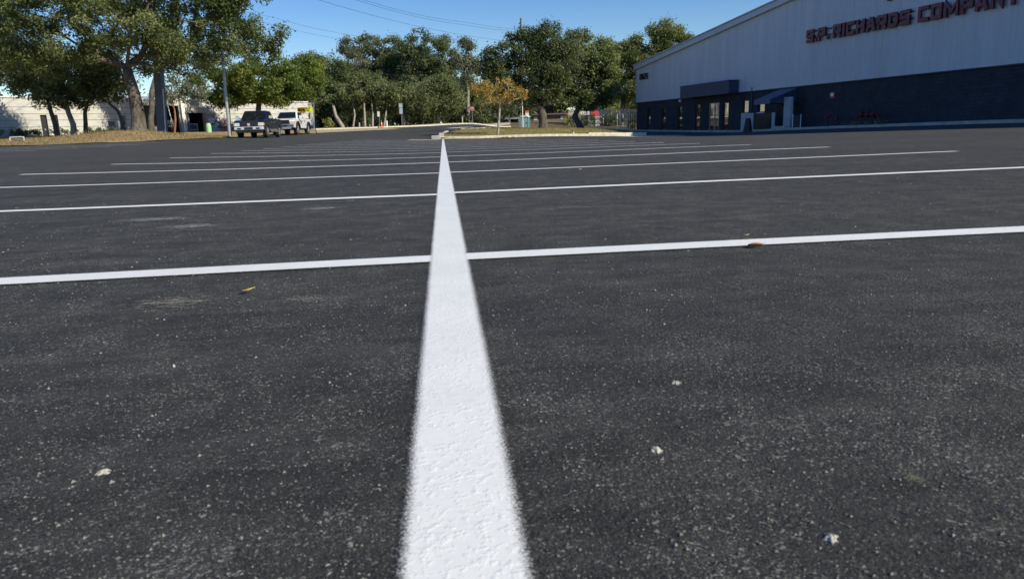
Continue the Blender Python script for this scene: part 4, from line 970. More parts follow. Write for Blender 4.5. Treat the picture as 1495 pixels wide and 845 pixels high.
MB().box(*lx(GT[0], GT[1], -2.6, -2.4, BZ, HT - .6)).box(*lx(GT[0] - .2, GT[0], -2.4, -.3, BZ, HT - .6)).box(*lx(GT[1], GT[1] + .2, -2.4, -.3, BZ, HT - .6)).build('recess_wall', M['dark'], lb)
gz0, gz1 = lfac(285, 192)[1], lfac(285, 181)[1]
a, b = lfac(279, 180)[0], lfac(291, 180)[0]
o = MB().box(*lx(a, b, -.55, -.5, gz0 - .3, gz1)).build('blue_gate_panel', M['bluepanel'], lb)
MB().box(*lx(a, b, -.5, -.45, gz1 - .05, gz1 + .02)).box(*lx(a, b, -.5, -.45, gz0 + .15, gz0 + .22)).box(*lx(b - .05, b + .03, -.5, -.45, gz0 - .3, gz1 - .05)).build('gate_rail', M['white'], o)
a, b = lfac(246, 175)[0], lfac(264, 175)[0]; z0, z1 = lfac(255, 194)[1], lfac(255, 175)[1]
o = MB().box(*lx(a, b, -1.1, -1.0, z0 - .5, z1)).build('dark_shutter', M['black'], lb)
MB().box(*lx(a, b, -.99, -.95, (z0 + z1) / 2, (z0 + z1) / 2 + .07)).box(*lx((a + b) / 2, (a + b) / 2 + .07, -.94, -.90, z0 - .3, z1)).build('shutter_bar', M['steel'], o)
a, b = lfac(265.5, 170, .3)[0], lfac(270.5, 170, .3)[0]
MB().box(*lx(a, b, .02, .4, BZ, HT + .2)).build('white_pillar', M['white'], lb)
for x, mt in ((275, 'stuccogrey'), (300.5, 'pink')):
    a, b = lfac(x - 1, 170, .1)[0], lfac(x + 1, 170, .1)[0]; MB().box(*lx(a, b, -.2, .08, BZ, lfac(x, 165)[1])).build('porch_post', M[mt], lb)
a = lfac(245, 170)[0]; MB().tube([(a + .7, Y2(.15), .8), (a + .2, Y2(.15), 3.4), (a, Y2(.15), HT)], .05, 8).build('drain_pipe', M['white'], lb)
# painted roller door
a, b, z0, z1 = lr(303.5, 325.5, 173.5, 193.3)
o = MB().box(*lx(a, b, .01, .06, z0, z1)).build('roller_door', M['white'], lb); m = MB()
for i in range(1, 6): z = z0 + (z1 - z0) * i / 6; m.box(*lx(a, b - .02, .06, .072, z - .02, z + .02))
m.build('slat_line', M['stuccogrey'], o)
m = MB(); zz = z0 + (z1 - z0) * .62; pts = [(.12, 0), (.2, -.15), (.28, .12), (.36, -.1), (.45, .1), (.55, .55), (.66, .1), (.74, .25), (.84, -.1)]
m.tube([(a + (b - a) * x, Y2(.08), zz + y * .9) for x, y in pts], .05, 5); m.build('graffiti', M['black'], o)
MB().box(*lx(a + (b - a) * .82, b + .9, .075, .08, z0 + .05, z1 - .1)).build('pink_stripe', M['pink'], o)
# lilac rounded roof beyond
t0 = base(166, 118, 190); t = thing('rounded_roof_shed', 'lilac grey rounded roof showing above the cream building left of the oak', 'building', t0)
zt_ = zpx(166, 134.5, 118) - t0.z; rr = 17 * 118 / F_
MB().prism([(rr * math.cos(math.pi * i / 14), zt_ - rr * .85 + rr * .85 * math.sin(math.pi * i / 14)) for i in range(15)], 0, 14, 1).build('rounded_roof', M['lilac'], t)
MB().box(-rr, rr, .2, 13.8, -.5, zt_ - rr * .85).build('wall', M['stuccogrey'], t)
# pale wall fragments farther right
for i, (x0, x1, y0, y1, d, lab) in enumerate([(380, 412, 149, 192, 112, 'cream wall block seen between the dark tree and the white truck'), (440, 457, 152, 190, 106, 'small cream outbuilding behind the arrow sign')]):
    b0 = base((x0 + x1) / 2, d); t = thing('outbuilding', lab, 'building', b0, -YAW); w = (x1 - x0) * d / F_ / 2; h = zpx((x0 + x1) / 2, y0, d) - b0.z
    MB().box(-w, w, 0, 5, -1, h).build('wall', M['stucco'], t); MB().box(-w - .1, w + .1, -.1, 5.1, h, h + .12).build('roof', M['white'], t)
    if i: MB().box(-w * .3, w * .7, -.03, -.005, h * .35, h * .62).build('dark_window', M['black'], t)
# ------------------------------------------------------------------ pylon, poles, wires
b = base(236.5, 60, 193); t = thing('sign_pylon', 'thick square blue grey steel pylon rising into the oak crown', 'pylon', b, -YAW)
tp = at(229, 60, 60) - b; w = .30
MB().hexa([(-w, -w, -.3), (w, -w, -.3), (w, w, -.3), (-w, w, -.3), (tp.x - w, tp.y - w, tp.z), (tp.x + w, tp.y - w, tp.z), (tp.x + w, tp.y + w, tp.z), (tp.x - w, tp.y + w, tp.z)]).build('column', M['pylon'], t, bevel=.02)
MB().box(-.45, .45, -.45, .45, -.2, .05).build('base_plate', M['steel'], t)
MB().tube([(.42, -.32, 0), (.40 + tp.x * .5, -.32, tp.z * .5)], .035, 6).build('conduit', M['white'], t)
b = base(334.5, 59, 193); t = thing('light_pole', 'tall slim galvanised pole leaning slightly, left of the dark blue truck', 'pole', b)
tp = at(316, -15, 59) - b; MB().tube([(0, 0, -.3), tp * .5, tp], [.125, .11, .09], 10).build('shaft', M['steel'], t); MB().box(-.25, .25, -.25, .25, -.1, .05).build('base_plate', M['concrete'], t)
MB().tube([(.18, 0, 0), tp * .3 + Vector((.18, 0, 0))], .03, 6).build('conduit', M['black'], t)
b = base(761.5, 128, 185); t = thing('utility_pole', 'tall wooden utility pole whose top shows above the island oak', 'utility pole', b)
tp = at(760.5, 27, 128) - b; MB().tube([(0, 0, -.3), tp], [.26, .17], 10).build('shaft', M['wood'], t); MB().box(-.1, 1.1, -.06, .06, tp.z - 1.6, tp.z - 1.45).build('crossarm', M['wood'], t)
PTOP = b + tp
def wire(pts, r, label):
    P = [at(*q) for q in pts]; m = MB(); Q = []
    for a, c in zip(P[:-1], P[1:]):
        for i in range(12): Q.append(a.lerp(c, i / 12) - Vector((0, 0, (a - c).length * .010 * math.sin(math.pi * i / 12))))
    Q.append(P[-1]); m.tube(Q, r, 5); tag(m.build('overhead_wire', M['wire']), label, 'wire', 'overhead wires across the sky')
wire([(300, -52, 60), (680, 52, 120), (761, 62, 129)], .016, 'lowest overhead wire, running down to the pole from the top left')
wire([(420, -36, 60), (680, 33, 120), (761, 44, 128)], .016, 'upper wire of the close pair crossing the middle of the sky')
wire([(418, -33, 62), (680, 37, 120), (761, 47, 128)], .016, 'lower wire of the close pair crossing the middle of the sky')
wire([(-60, -110, 50), (400, 26, 115), (498, 49, 135), (700, 75, 175)], .016, 'upper faint wire between the big oak and the wood')
wire([(-60, -80, 50), (400, 36, 115), (495, 57, 135), (700, 80, 175)], .016, 'lower faint wire between the big oak and the wood')
wire([(200, 60, 90), (480, 98, 96), (600, 112, 100), (700, 116, 104)], .016, 'pale sagging wire in front of the wood')

# ------------------------------------------------------------------ signs and small street things
def post_sign(name, label, px, d, py_top, py_b, lean=0, r=.03): 
    b = base(px, d, py_b); t = thing(name, label, 'sign', b, -YAW + .0); top_ = at(px + lean, py_top, d) - b
    h = (Matrix.Rotation(YAW, 3, 'Z') @ Vector(top_)); MB().tube([(0, 0, -.2), (h.x, 0, h.z)], r, 8).build('post', M['steel'], t); return t, h
t, h = post_sign('arrow_sign', 'yellow sign with a black double arrow beside a lime panel, behind the white truck', 458.5, 88, 149, 191, -.5, .05)
k = 88 / F_; zc = zpx(444, 161, 88) - t.location.z; zc2 = zpx(455, 160, 88) - t.location.z
MB().box(-20.5 * k, -9.6 * k, -.09, -.06, zc - 4 * k, zc + 3.6 * k).build('yellow_panel', M['yellow'], t)
m = MB(); c = -15 * k; m.box(c - 2.4 * k, c + 2.4 * k, -.105, -.091, zc - .7 * k, zc + .7 * k)
for s in (-1, 1): m.prism([(c + s * 2.4 * k, zc - 2.1 * k), (c + s * 4.8 * k, zc), (c + s * 2.4 * k, zc + 2.1 * k)], -.105, -.091, 1)
m.build('double_arrow', M['black'], t)
MB().box(-9.4 * k, -.4 * k + .1, -.09, -.06, zc2 - 2.6 * k, zc2 + 2.9 * k).build('lime_panel', M['lime'], t)
MB().box(-20 * k, 0, -.06, -.03, zc, zc + .08).build('bracket', M['steel'], t)
t, h = post_sign('notice_sign', 'small white notice sign on a short post near the orange cone', 554, 97, 163, 186); k = 97 / F_
MB().box(-1.7 * k, 1.7 * k, -.06, -.035, h.z - 7 * k, h.z).build('sign_panel', M['white'], t)
t, h = post_sign('street_sign', 'tall grey sign of two stacked panels at the edge of the dark wood', 587, 100, 151, 185, -.9); k = 100 / F_
MB().box(-2.6 * k, 2.4 * k, -.06, -.035, h.z - 6 * k, h.z).build('upper_panel', M['palepaint'], t); MB().box(-2.4 * k, 2.2 * k, -.06, -.035, h.z - 14.5 * k, h.z - 6.6 * k).build('lower_panel', M['palepaint'], t)
t, h = post_sign('stop_sign', 'red octagonal stop sign across the street', 690, 101, 156, 181.5, -1); k = 101 / F_; rr = 3.3 * k; zc = h.z - 2.5 * k
MB().prism([(rr * math.cos(R(22.5 + 45 * i)), zc + rr * math.sin(R(22.5 + 45 * i))) for i in range(8)], -.06, -.04, 1).build('white_border', M['white'], t)
oc = MB().prism([(rr * .92 * math.cos(R(22.5 + 45 * i)), zc + rr * .92 * math.sin(R(22.5 + 45 * i))) for i in range(8)], -.066, -.0605, 1).build('red_face', M['stopred'], t)
SG = SGN; SGN = 1
u = -rr * .62
for ch in 'STOP':
    letter(ch, u, zc - rr * .3, rr * .26, rr * .6, rr * .085, -.075, -.067).build('letter', M['white'], oc); u += rr * .325
SGN = SG
b = base(557.5, 91, 188); t = thing('traffic_cone', 'small orange traffic cone at the street kerb', 'cone', b)
MB().lathe([(.17, .04), (.06, .45), (.03, .9)], n=14).build('cone_body', M['orange'], t); MB().box(-.24, .24, -.24, .24, 0, .04).build('cone_base', M['orange'], t); MB().lathe([(.098, .42), (.072, .58)], n=14).build('white_band', M['white'], t)
b = base(565, 95, 185); t = thing('marker_post', 'short white marker post right of the orange cone', 'marker post', b); MB().lathe([(.11, -.1), (.11, .62), (.14, .66), (.10, .74)], n=12).build('post', M['white'], t)
b = base(525, 94, 186); t = thing('marker_post', 'short grey stub post left of the notice sign', 'marker post', b); MB().lathe([(.08, -.1), (.08, .55), (.05, .6)], n=12).build('post', M['concrete'], t)
b = base(675.5, 104, 182); t = thing('marker_post', 'grey utility marker post left of the stop sign', 'marker post', b); MB().box(-.07, .07, -.07, .07, -.1, .9).build('post', M['concrete'], t); MB().box(-.10, .10, -.10, .10, .9, 1.0).build('cap', M['steel'], t)
b = base(837, 56.5, 196); t = thing('marker_post', 'short white post with a dark cap on the island kerb', 'marker post', b)
MB().lathe([(.085, -.1), (.07, .22)], n=12).build('post', M['white'], t); MB().lathe([(.075, .221), (.06, .40)], n=12).build('dark_cap', M['wood'], t)
# portable toilet and pole
b = base(767, 104, 189.7); t = thing('portable_toilet', 'teal portable toilet cabin with a pale roof beyond the grass island', 'portable toilet', b, -.35); k = 104 / F_; H = zpx(767, 168.5, 104) - b.z; w = .6
MB().box(-w, w, -w, w, .05, H - .25).build('cabin', M['teal'], t, bevel=.03)
d_ = MB().box(-w + .12, w - .12, -w - .03, -w + .002, .15, H - .35).build('door', M['tealpale'], t); MB().box(w - .3, w - .22, -w - .06, -w - .03, .9, 1.1).build('handle', M['black'], d_)
for s in (-1, 1): MB().box(s * w - .05, s * w + .05, -w - .04, -w + .06, .05, H - .25).build('corner_post', M['tealpale'], t)
MB().prism([(-w - .08, H - .25), (w + .08, H - .25), (w * .5, H), (-w * .5, H)], -w - .08, w + .08, 1).build('roof', M['white'], t)
MB().box(-w - .05, w + .05, -w - .05, w + .05, -.1, .05).build('skid', M['white'], t)
b = base(763.5, 96, 188.5); t = thing('white_pole', 'slim white pole in front of the teal toilet cabin', 'pole', b); hp = zpx(763.5, 138, 96) - b.z
MB().tube([(0, 0, -.2), (0, 0, hp)], [.07, .06], 8).build('shaft', M['white'], t); MB().lathe([(.07, hp), (.08, hp + .05), (.02, hp + .1)], n=10).build('cap', M['white'], t)
b = base(770, 124, 185); t = thing('orange_topped_sign', 'small white sign with an orange top behind the toilet cabin', 'sign', b, -YAW); z = zpx(770, 165, 124) - b.z; k = 124 / F_
MB().tube([(0, 0, -.2), (0, 0, z - 3.5 * k)], .04, 6).build('post', M['steel'], t); MB().box(-2.6 * k, 2.6 * k, -.08, -.04, z - 3.4 * k, z).build('white_panel', M['white'], t); MB().box(-2.6 * k, 2.6 * k, -.08, -.04, z + .01, z + 3 * k).build('orange_panel', M['orange'], t)
# low building and walls behind
b = base(800, 138, 184); t = thing('distant_house', 'low brown house with a dark roof line half hidden behind the oaks', 'house', b, -YAW); k = 138 / F_; z = zpx(800, 168, 138) - b.z
MB().box(-46 * k, 62 * k, 0, 8, -.5, z).build('wall', mk_block('brown_brick', (.22, .13, .09), (.17, .10, .075), (.3, .27, .22), 0, .4, .15), t)
MB().prism([(-.6, z), (8.6, z), (4, z + .35)], -48 * k, 64 * k, 0).build('roof', M['orangebrown'], t)
for x in (-20, 18, 40): MB().box(x * k, (x + 5) * k, -.05, -.01, z * .35, z * .8).build('window', M['white'], t)
b = base(840, 112, 184); t = thing('garden_wall', 'pale tan wall beside the second oak', 'wall', b, -YAW); k = 112 / F_; z = zpx(840, 163, 112) - b.z
MB().box(-10 * k, 12 * k, 0, .3, -.5, z).build('wall_panel', M['tan'], t); MB().box(-10.4 * k, 12.4 * k, -.05, .35, z, z + .1).build('coping', M['concrete'], t)
b = base(745, 116, 180); t = thing('low_rail', 'long low pale guard rail behind the orange tree', 'guard rail', b, -YAW); k = 116 / F_
MB().box(-26 * k, 14 * k, -.05, .03, .45, .75).build('rail', M['steel'], t)
for x in (-24, -12, 0, 12): MB().box(x * k - .06, x * k + .06, .03, .12, -.2, .7).build('post', M['wood'], t)
# fence with banner
def fence(label, x0, x1, d0, d1, h, nseg, name='chain_link_fence', mat='chain', rails=True, pm='white'):
    a = base(x0, d0, 184); c = base(x1, d1, 184); v = Vector((c.x - a.x, c.y - a.y, 0)); L = v.length; t = thing(name, label, 'fence', a, math.atan2(v.y, v.x))
    z = lambda s: g(a.x + v.x * s, a.y + v.y * s) - a.z
    for i in range(nseg + 1): s = i / nseg; MB().tube([(L * s, 0, z(s) - .3), (L * s, 0, z(s) + h)], .05, 7).build('post', M[pm], t)
    m = MB(); r = MB()
    for i in range(nseg):
        s0, s1 = i / nseg, (i + 1) / nseg; m.add([(L * s0, 0, z(s0) + .08), (L * s1, 0, z(s1) + .08), (L * s1, 0, z(s1) + h - .04), (L * s0, 0, z(s0) + h - .04)], [(0, 1, 2, 3)])
        for hh in (.07, h * .5, h): r.tube([(L * s0, 0, z(s0) + hh), (L * s1, 0, z(s1) + hh)], .035, 6)
    if mat: m.build('wire_mesh', M[mat], t)
    if rails: r.build('rail', M[pm], t)
    return t
fence('white framed chain link fence left of the dark bush', 859, 881, 104, 104, 1.25, 2); fence('white framed chain link fence right of the dark bush', 901, 918, 103, 100, 1.6, 2)
fence('dark barred fence meeting the warehouse corner', 918, 930, 88, 84, 2.0, 4, 'dark_fence', None, True, 'black')
fence('taller grey mesh fence standing behind the bushes', 835, 930, 116, 108, 2.2, 8, 'mesh_fence', 'chain', True, 'steel')
b = base(868, 110, 184); t = thing('red_banner', 'bright red banner hung above the fence', 'banner', b, -YAW); k = 110 / F_; z = zpx(868, 172, 110) - b.z
MB().prism([(-6 * k, z + 1 * k), (5.5 * k, z), (6 * k, z + 8 * k), (2 * k, z + 10.5 * k), (-4 * k, z + 9 * k)], -.1, -.04, 1).build('cloth', M['banner'], t)
for x in (-5, 5): MB().tube([(x * k, 0, -.2), (x * k, 0, z + 8 * k)], .05, 6).build('post', M['steel'], t)
b = base(855, 110, 184); t = thing('pale_banner', 'pale banner with reddish marks left of the red banner', 'banner', b, -YAW); z = zpx(855, 168, 110) - b.z
c_ = MB().box(-7 * k, 6 * k, -.1, -.05, z, z + 5 * k).build('cloth', M['white'], t)
for x in (-5, -1.5, 2): MB().box(x * k, (x + 1.6) * k, -.115, -.101, z + 1.2 * k, z + 3.8 * k).build('mark', M['pink'], c_)
for x in (-6, 5): MB().tube([(x * k, 0, -.2), (x * k, 0, z + 4 * k)], .05, 6).build('post', M['steel'], t)
for x, y, lab in ((875.5, 162.5, 'round white sign just right of the red banner'), (882.5, 161.5, 'round white sign second from the red banner'), (838.5, 158.5, 'small white square sign high beside the second oak')):
    b = base(x, 114, 184); t = thing('white_sign', lab, 'sign', b, -YAW); z = zpx(x, y, 114) - b.z; k2 = 114 / F_
    MB().tube([(0, 0, -.2), (0, 0, z)], .04, 6).build('post', M['steel'], t)
    if x > 850: MB().prism([(2.2 * k2 * math.cos(i * math.pi / 6), z + 2.2 * k2 * math.sin(i * math.pi / 6)) for i in range(12)], -.1, -.05, 1).build('sign_panel', M['white'], t)
    else: MB().box(-1.6 * k2, 1.6 * k2, -.1, -.05, z - 2.4 * k2, z + 2.4 * k2).build('sign_panel', M['white'], t)
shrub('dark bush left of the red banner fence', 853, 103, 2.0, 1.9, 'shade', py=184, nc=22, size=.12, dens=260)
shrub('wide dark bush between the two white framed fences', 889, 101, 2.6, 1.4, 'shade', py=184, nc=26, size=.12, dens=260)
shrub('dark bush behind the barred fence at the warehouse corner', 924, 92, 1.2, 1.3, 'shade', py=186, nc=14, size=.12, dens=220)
shrub('pale yellow green bush before the tan wall', 834, 106, 1.6, 1.7, 'yellow', py=184, nc=16, size=.12, dens=220)
shrub('bright green bush at the foot of the wood behind the sand', 481, 98, 1.1, 1.4, 'yellow', py=188, nc=12, size=.13, dens=200)
for x, s in ((92, 'between the door and the small trees'), (140, 'right of the small trees'), (150, 'left of the first dark window'), (330, 'left of the tall slim pole'), (20, 'at the far left end'), (45, 'just left of the dark door')):
    u, _ = lfac(x, 195); p = L0 + LU * u + LN * .9; p.z = g(p.x, p.y); root = thing('hedge_plant', 'low dark plant by the cream building, ' + s, 'plant', p, math.atan2(LU.y, LU.x), 'low plants along the cream building')
    cl = [(random.uniform(-1.6, 1.6), random.uniform(-.3, .3), random.uniform(.15, .6), random.uniform(.2, .35)) for _ in range(18)]
    foliage('leaves', root, cl, .11, 300, 'dark', M['leaf']); MB().tube([(0, 0, -.1), (0, 0, .4)], .03, 5).build('stem', M['bark'], root)
# green barrel, pipe rail, fallen branch, rubble
b = base(305.5, 78, 194); t = thing('green_barrel', 'pale green barrel before the painted roller door', 'barrel', b)
MB().lathe([(.24, -.1), (.27, .1), (.27, .75), (.2, .95)], n=14).build('barrel_body', M['palegreen'], t); MB().lathe([(.21, .951), (.21, 1.0)], n=14).build('lid', M['white'], t)
b = base(35.5, 50, 206); t = thing('pipe_rail', 'low white pipe rail on the dry grass at the far left', 'rail', b); q = base(15, 50, 206) - b; h = zpx(35, 200, 50) - b.z
MB().tube([(0, 0, -.1), (0, 0, h - .03), (-.03, 0, h), (q.x, q.y, q.z + h)], .03, 8).build('pipe', M['white'], t)
MB().tube([(q.x, q.y, q.z - .1), (q.x, q.y, q.z + h - .035)], .03, 8).build('post', M['white'], t)
b = base(28, 47.5, 206); t = tag(MB().tube([(-.6, 0, .05), (-.3, .1, .22), (.1, 0, .18), (.45, .1, .03)], [.03, .035, .03, .02], 6).tube([(-.1, .05, .2), (.1, .3, .35), (.3, .4, .2)], [.02, .018, .01], 5).build('fallen_branch', M['bark'], loc=b), 'dead branch lying on the dry grass below the white pipe rail', 'branch')
def rubble(px, d, w, label, n, mat, name='rubble'):
    b = base(px, d); m = MB()
    for _ in range(n):
        x, y = random.gauss(0, w * .4), random.gauss(0, w * .25); s = random.uniform(.08, .22) * (.35 if name == 'leaf_litter' else 1); z = g(b.x + x, b.y + y) - b.z + .03
        m.hexa([(x + a * s * random.uniform(.7, 1.2), y + c * s * random.uniform(.7, 1.2), z + e * s * random.uniform(.5, 1)) for e in (-.2, 1) for a, c in ((-1, -1), (1, -1), (1, 1), (-1, 1))])
    return tag(m.build(name, mat, loc=b), label, 'rubble', kind='stuff')
rubble(710, 74, 2.4, 'heap of pale rubble at the edge of the street behind the island', 34, M['kerb']); rubble(686, 72, .9, 'small heap of pale rubble left of the larger heap', 10, M['kerb'])
rubble(743, 51.5, 1.6, 'brown leaf litter in the gutter below the orange tree', 30, M['litter'], 'leaf_litter')
tag(poly_sheet('gutter_dirt', [B2(655, 50.5), B2(700, 50.2), B2(760, 50.6), B2(772, 52.3), B2(700, 52.4), B2(650, 52.2)], .5, .008, M['litter'], jitter=.12), kind='structure')
tag(poly_sheet('dirt_strip', [B2(590, 49), B2(630, 48.6), B2(642, 50), B2(638, 51.8), B2(600, 51.4)], .5, .008, M['dirt'], jitter=.12), kind='structure')

# ------------------------------------------------------------------ grass tufts
def tufts(name, label, polys, n, hmin, hmax, cols, off):
    V = []; C = []
    for poly in polys:
        P = np.array(poly); x0, y0 = P.min(0); x1, y1 = P.max(0); k = 0; pts = []
        while len(pts) < n:
            x, y = RNG.uniform(x0, x1), RNG.uniform(y0, y1); c = False; j = len(P) - 1
            for i in range(len(P)):
                if (P[i, 1] > y) != (P[j, 1] > y) and x < (P[j, 0] - P[i, 0]) * (y - P[i, 1]) / (P[j, 1] - P[i, 1]) + P[i, 0]: c = not c
                j = i
            if c: pts.append((x, y))
        pts = np.array(pts); z = GA(pts) + off; N_ = len(pts); a = RNG.uniform(0, 6.28, N_); w = RNG.uniform(.01, .03, N_); h = RNG.uniform(hmin, hmax, N_); l = RNG.normal(size=(N_, 2)) * h[:, None] * .5
        B = np.column_stack([pts, z]); dx = np.column_stack([np.cos(a) * w, np.sin(a) * w, np.zeros(N_)])
        T = B + np.column_stack([l, h]); V.append(np.stack([B - dx, B + dx, T], 1)); cc = np.array(cols); C.append(cc[RNG.integers(0, len(cc), N_)] * RNG.uniform(.7, 1.2, (N_, 1)))
    tag(quads(name, np.concatenate(V), M['leafy'], tint=np.concatenate(C), nper=3), label, 'grass', kind='stuff')
tufts('dry_grass', 'dry straw coloured grass on the left verge', [[B2(-60, 43.5), B2(100, 47.3), B2(200, 49.5), B2(335, 51), B2(330, 62), B2(200, 64), B2(-60, 60)]], 16000, .04, .16, [(.42, .32, .16), (.34, .26, .13), (.20, .18, .07), (.30, .19, .10)], .03)
tufts('island_grass', 'short green and brown grass on the island', [isl_front + [B2(925, 61), B2(880, 68), B2(800, 75), B2(690, 65), B2(652, 58)]], 16000, .03, .10, [(.20, .21, .07), (.30, .27, .11), (.36, .27, .13)], .13)

# ------------------------------------------------------------------ pickup trucks
def wheel(parent, x, y, r, w, side, rimmat):
    o = thing_part = bpy.data.objects.new('wheel', None); COL.objects.link(o); o.parent = parent; o.location = (x, y, r)
    s = side
    MB().lathe([(r * .60, -w / 2), (r * .9, -w / 2), (r, -w * .36), (r, w * .36), (r * .9, w / 2), (r * .60, w / 2)], axis=0, n=28).build('tyre', M['rubber'], o)
    m = MB(); f = s * (w / 2 + .004); m.lathe(sorted([(r * .59, f - s * .05), (r * .59, f)], key=lambda q: q[1]), axis=0, n=24)
    for i in range(6):
        a = i * math.pi / 3; c, sn = math.cos(a), math.sin(a); m.hexa([(xx, c * rr - sn * ww, sn * rr + c * ww) for xx in (f, f + s * .02) for rr, ww in ((.05, -.035), (r * .56, -.05), (r * .56, .05), (.05, .035))])
    m.lathe(sorted([(.07, f + s * .021), (.05, f + s * .045)], key=lambda q: q[1]), axis=0, n=12); m.build('rim', rimmat, o)
def pickup(label, loc, rz, paint, lift, wr, flare, chrome, seed):
    t = thing('pickup_truck', label, 'pickup truck', loc, rz); W = 1.0; L = 5.75; zb = .42 + lift; top_ = 1.20 + lift; ya, yb = 1.02, 4.65; ar = wr + .09
    def arc(yc): return [(yc + ar * math.cos(q), max(zb, wr + ar * math.sin(q))) for q in [math.pi * i / 10 for i in range(11)]][::-1]
    poly = [(.12, zb + .05)] + arc(ya) + arc(yb) + [(L - .05, zb + .08), (L, top_ - .05), (L - .03, top_ + .03), (3.72, top_ + .04), (3.70, top_ + .01), (1.62, top_ + .02), (1.5, top_), (.7, top_ - .03), (.18, top_ - .10), (.06, top_ - .2), (.05, zb + .3)]
    MB().prism(poly, -W, W, 0).build('body', paint, t, bevel=.045)
    MB().box(-.72, .72, .3, L - .2, zb - .12, zb + .5).build('underbody', M['black'], t)
    # hood bulge
    MB().hexa([(-.55, .3, top_ - .08), (.55, .3, top_ - .08), (.6, 1.45, top_), (-.6, 1.45, top_), (-.45, .4, top_ - .02), (.45, .4, top_ - .02), (.5, 1.4, top_ + .05), (-.5, 1.4, top_ + .05)]).build('hood_bulge', paint, t, bevel=.02)
    # cab
    zb2, zt2 = top_ - .05, top_ + .62; y0, y1, y2, y3 = 1.42, 2.16, 3.35, 3.66; w0, w1 = .93, .74
    cab = MB().hexa([(-w0, y0, zb2), (w0, y0, zb2), (w0, y3, zb2), (-w0, y3, zb2), (-w1, y1, zt2), (w1, y1, zt2), (w1, y2, zt2), (-w1, y2, zt2)]).build('cab', paint, t, bevel=.06)
    def lerp3(A, B_, s): return tuple(A[i] + (B_[i] - A[i]) * s for i in range(3))
    def pane(q, nm, off):
        a, b, c, d = [Vector(v) for v in q]; n = (b - a).cross(d - a).normalized()
        if n.dot((a + b + c + d) / 4 - Vector((0, 2.6, zb2 + .2))) < 0: n = -n
        P = [v + n * off for v in (a, b, c, d)] + [v + n * (off + .012) for v in (a, b, c, d)]; MB().hexa(P).build(nm, M['carglass'], t)
    def side(s, u, v):  # u along 0..1 , v 0..1 up
        A = (s * w0, y0, zb2); B_ = (s * w0, y3, zb2); C = (s * w1, y2, zt2); D = (s * w1, y1, zt2); return lerp3(lerp3(A, B_, u), lerp3(D, C, u), v)
    def front(u, v, yb_, yt_): return lerp3(lerp3((-w0, yb_, zb2), (w0, yb_, zb2), u), lerp3((-w1, yt_, zt2), (w1, yt_, zt2), u), v)
    pane([front(.06, .14, y0, y1), front(.94, .14, y0, y1), front(.93, .90, y0, y1), front(.07, .90, y0, y1)], 'windscreen', .012)
    pane([front(.1, .25, y3, y2), front(.9, .25, y3, y2), front(.88, .85, y3, y2), front(.12, .85, y3, y2)], 'rear_window', .012)
    for s in (-1, 1):
        pane([side(s, .10, .16), side(s, .50, .16), side(s, .48, .88), side(s, .09, .88)], 'side_window', .012)
        pane([side(s, .55, .16), side(s, .91, .16), side(s, .90, .88), side(s, .53, .88)], 'side_window', .012)
        mm = MB().box(*sorted((s * (W + .02), s * (W + .26))), 1.62, 1.74, top_ + .03, top_ + .27).build('mirror', M['chrome'] if chrome else paint, t, bevel=.03)
        MB().box(*sorted((s * .92, s * (W + .03))), 1.65, 1.71, top_ + .05, top_ + .12).build('mirror_arm', M['black'], mm)
        for yy in (2.42, 3.3): MB().box(*sorted((s * (W + .003), s * (W + .04))), yy, yy + .2, top_ - .22, top_ - .17).build('door_handle', M['chrome'] if chrome else M['black'], t)
        for yy in (1.62, 2.66, 3.70): MB().box(*sorted((s * (W - .01), s * (W + .004))), yy, yy + .015, zb + .12, top_ - .02).build('door_gap', M['black'], t)
        MB().box(*sorted((s * (W - .1), s * (W + .06))), 1.7, 4.0, zb - .08, zb - .02).build('side_step', M['black'] if not chrome else M['chrome'], t)
        for yc in (ya, yb):
            m = MB(); q0, q1 = ar - .01, ar + (.10 if flare else .045); ex = .10 if flare else .012
            for i in range(12):
                a0, a1 = math.pi * (i / 12), math.pi * ((i + 1) / 12); P = []
                for xx in (s * (W - .02), s * (W + ex)):
                    for aa, qq in ((a0, q0), (a1, q0), (a1, q1), (a0, q1)): P.append((xx, yc + qq * math.cos(aa), wr + qq * math.sin(aa)))
                m.hexa(P)
            m.build('wheel_arch', M['blackplastic'] if flare else paint, t)
            wheel(t, s * (W - .13), yc, wr, .28, s, M['rim'])
        hl = MB().box(*sorted((s * .62, s * .97)), -.0, .1, top_ - .46, top_ - .24).build('headlight', M['lamp'], t, bevel=.02); MB().box(*sorted((s * .93, s * 1.008)), .02, .22, top_ - .44, top_ - .26).build('side_marker', M['amber'], hl)
        MB().box(*sorted((s * .70, s * .98)), L, L + .03, top_ - .45, top_ - .1).build('tail_light', M['red'], t)
        if flare:  # dark slash graphic behind the front wheel
            MB().prism([(1.85, top_ - .1), (2.15, top_ - .12), (2.5, zb + .42), (2.3, zb + .3)], s * (W + .004), s * (W + .007), 0).build('side_graphic', M['black'], t)
    g0, g1 = (-.56, .56); gf = MB().box(g0 - .04, g1 + .04, -.01, .1, top_ - .60, top_ - .11).build('grille', M['blackplastic'], t, bevel=.02); m = MB()
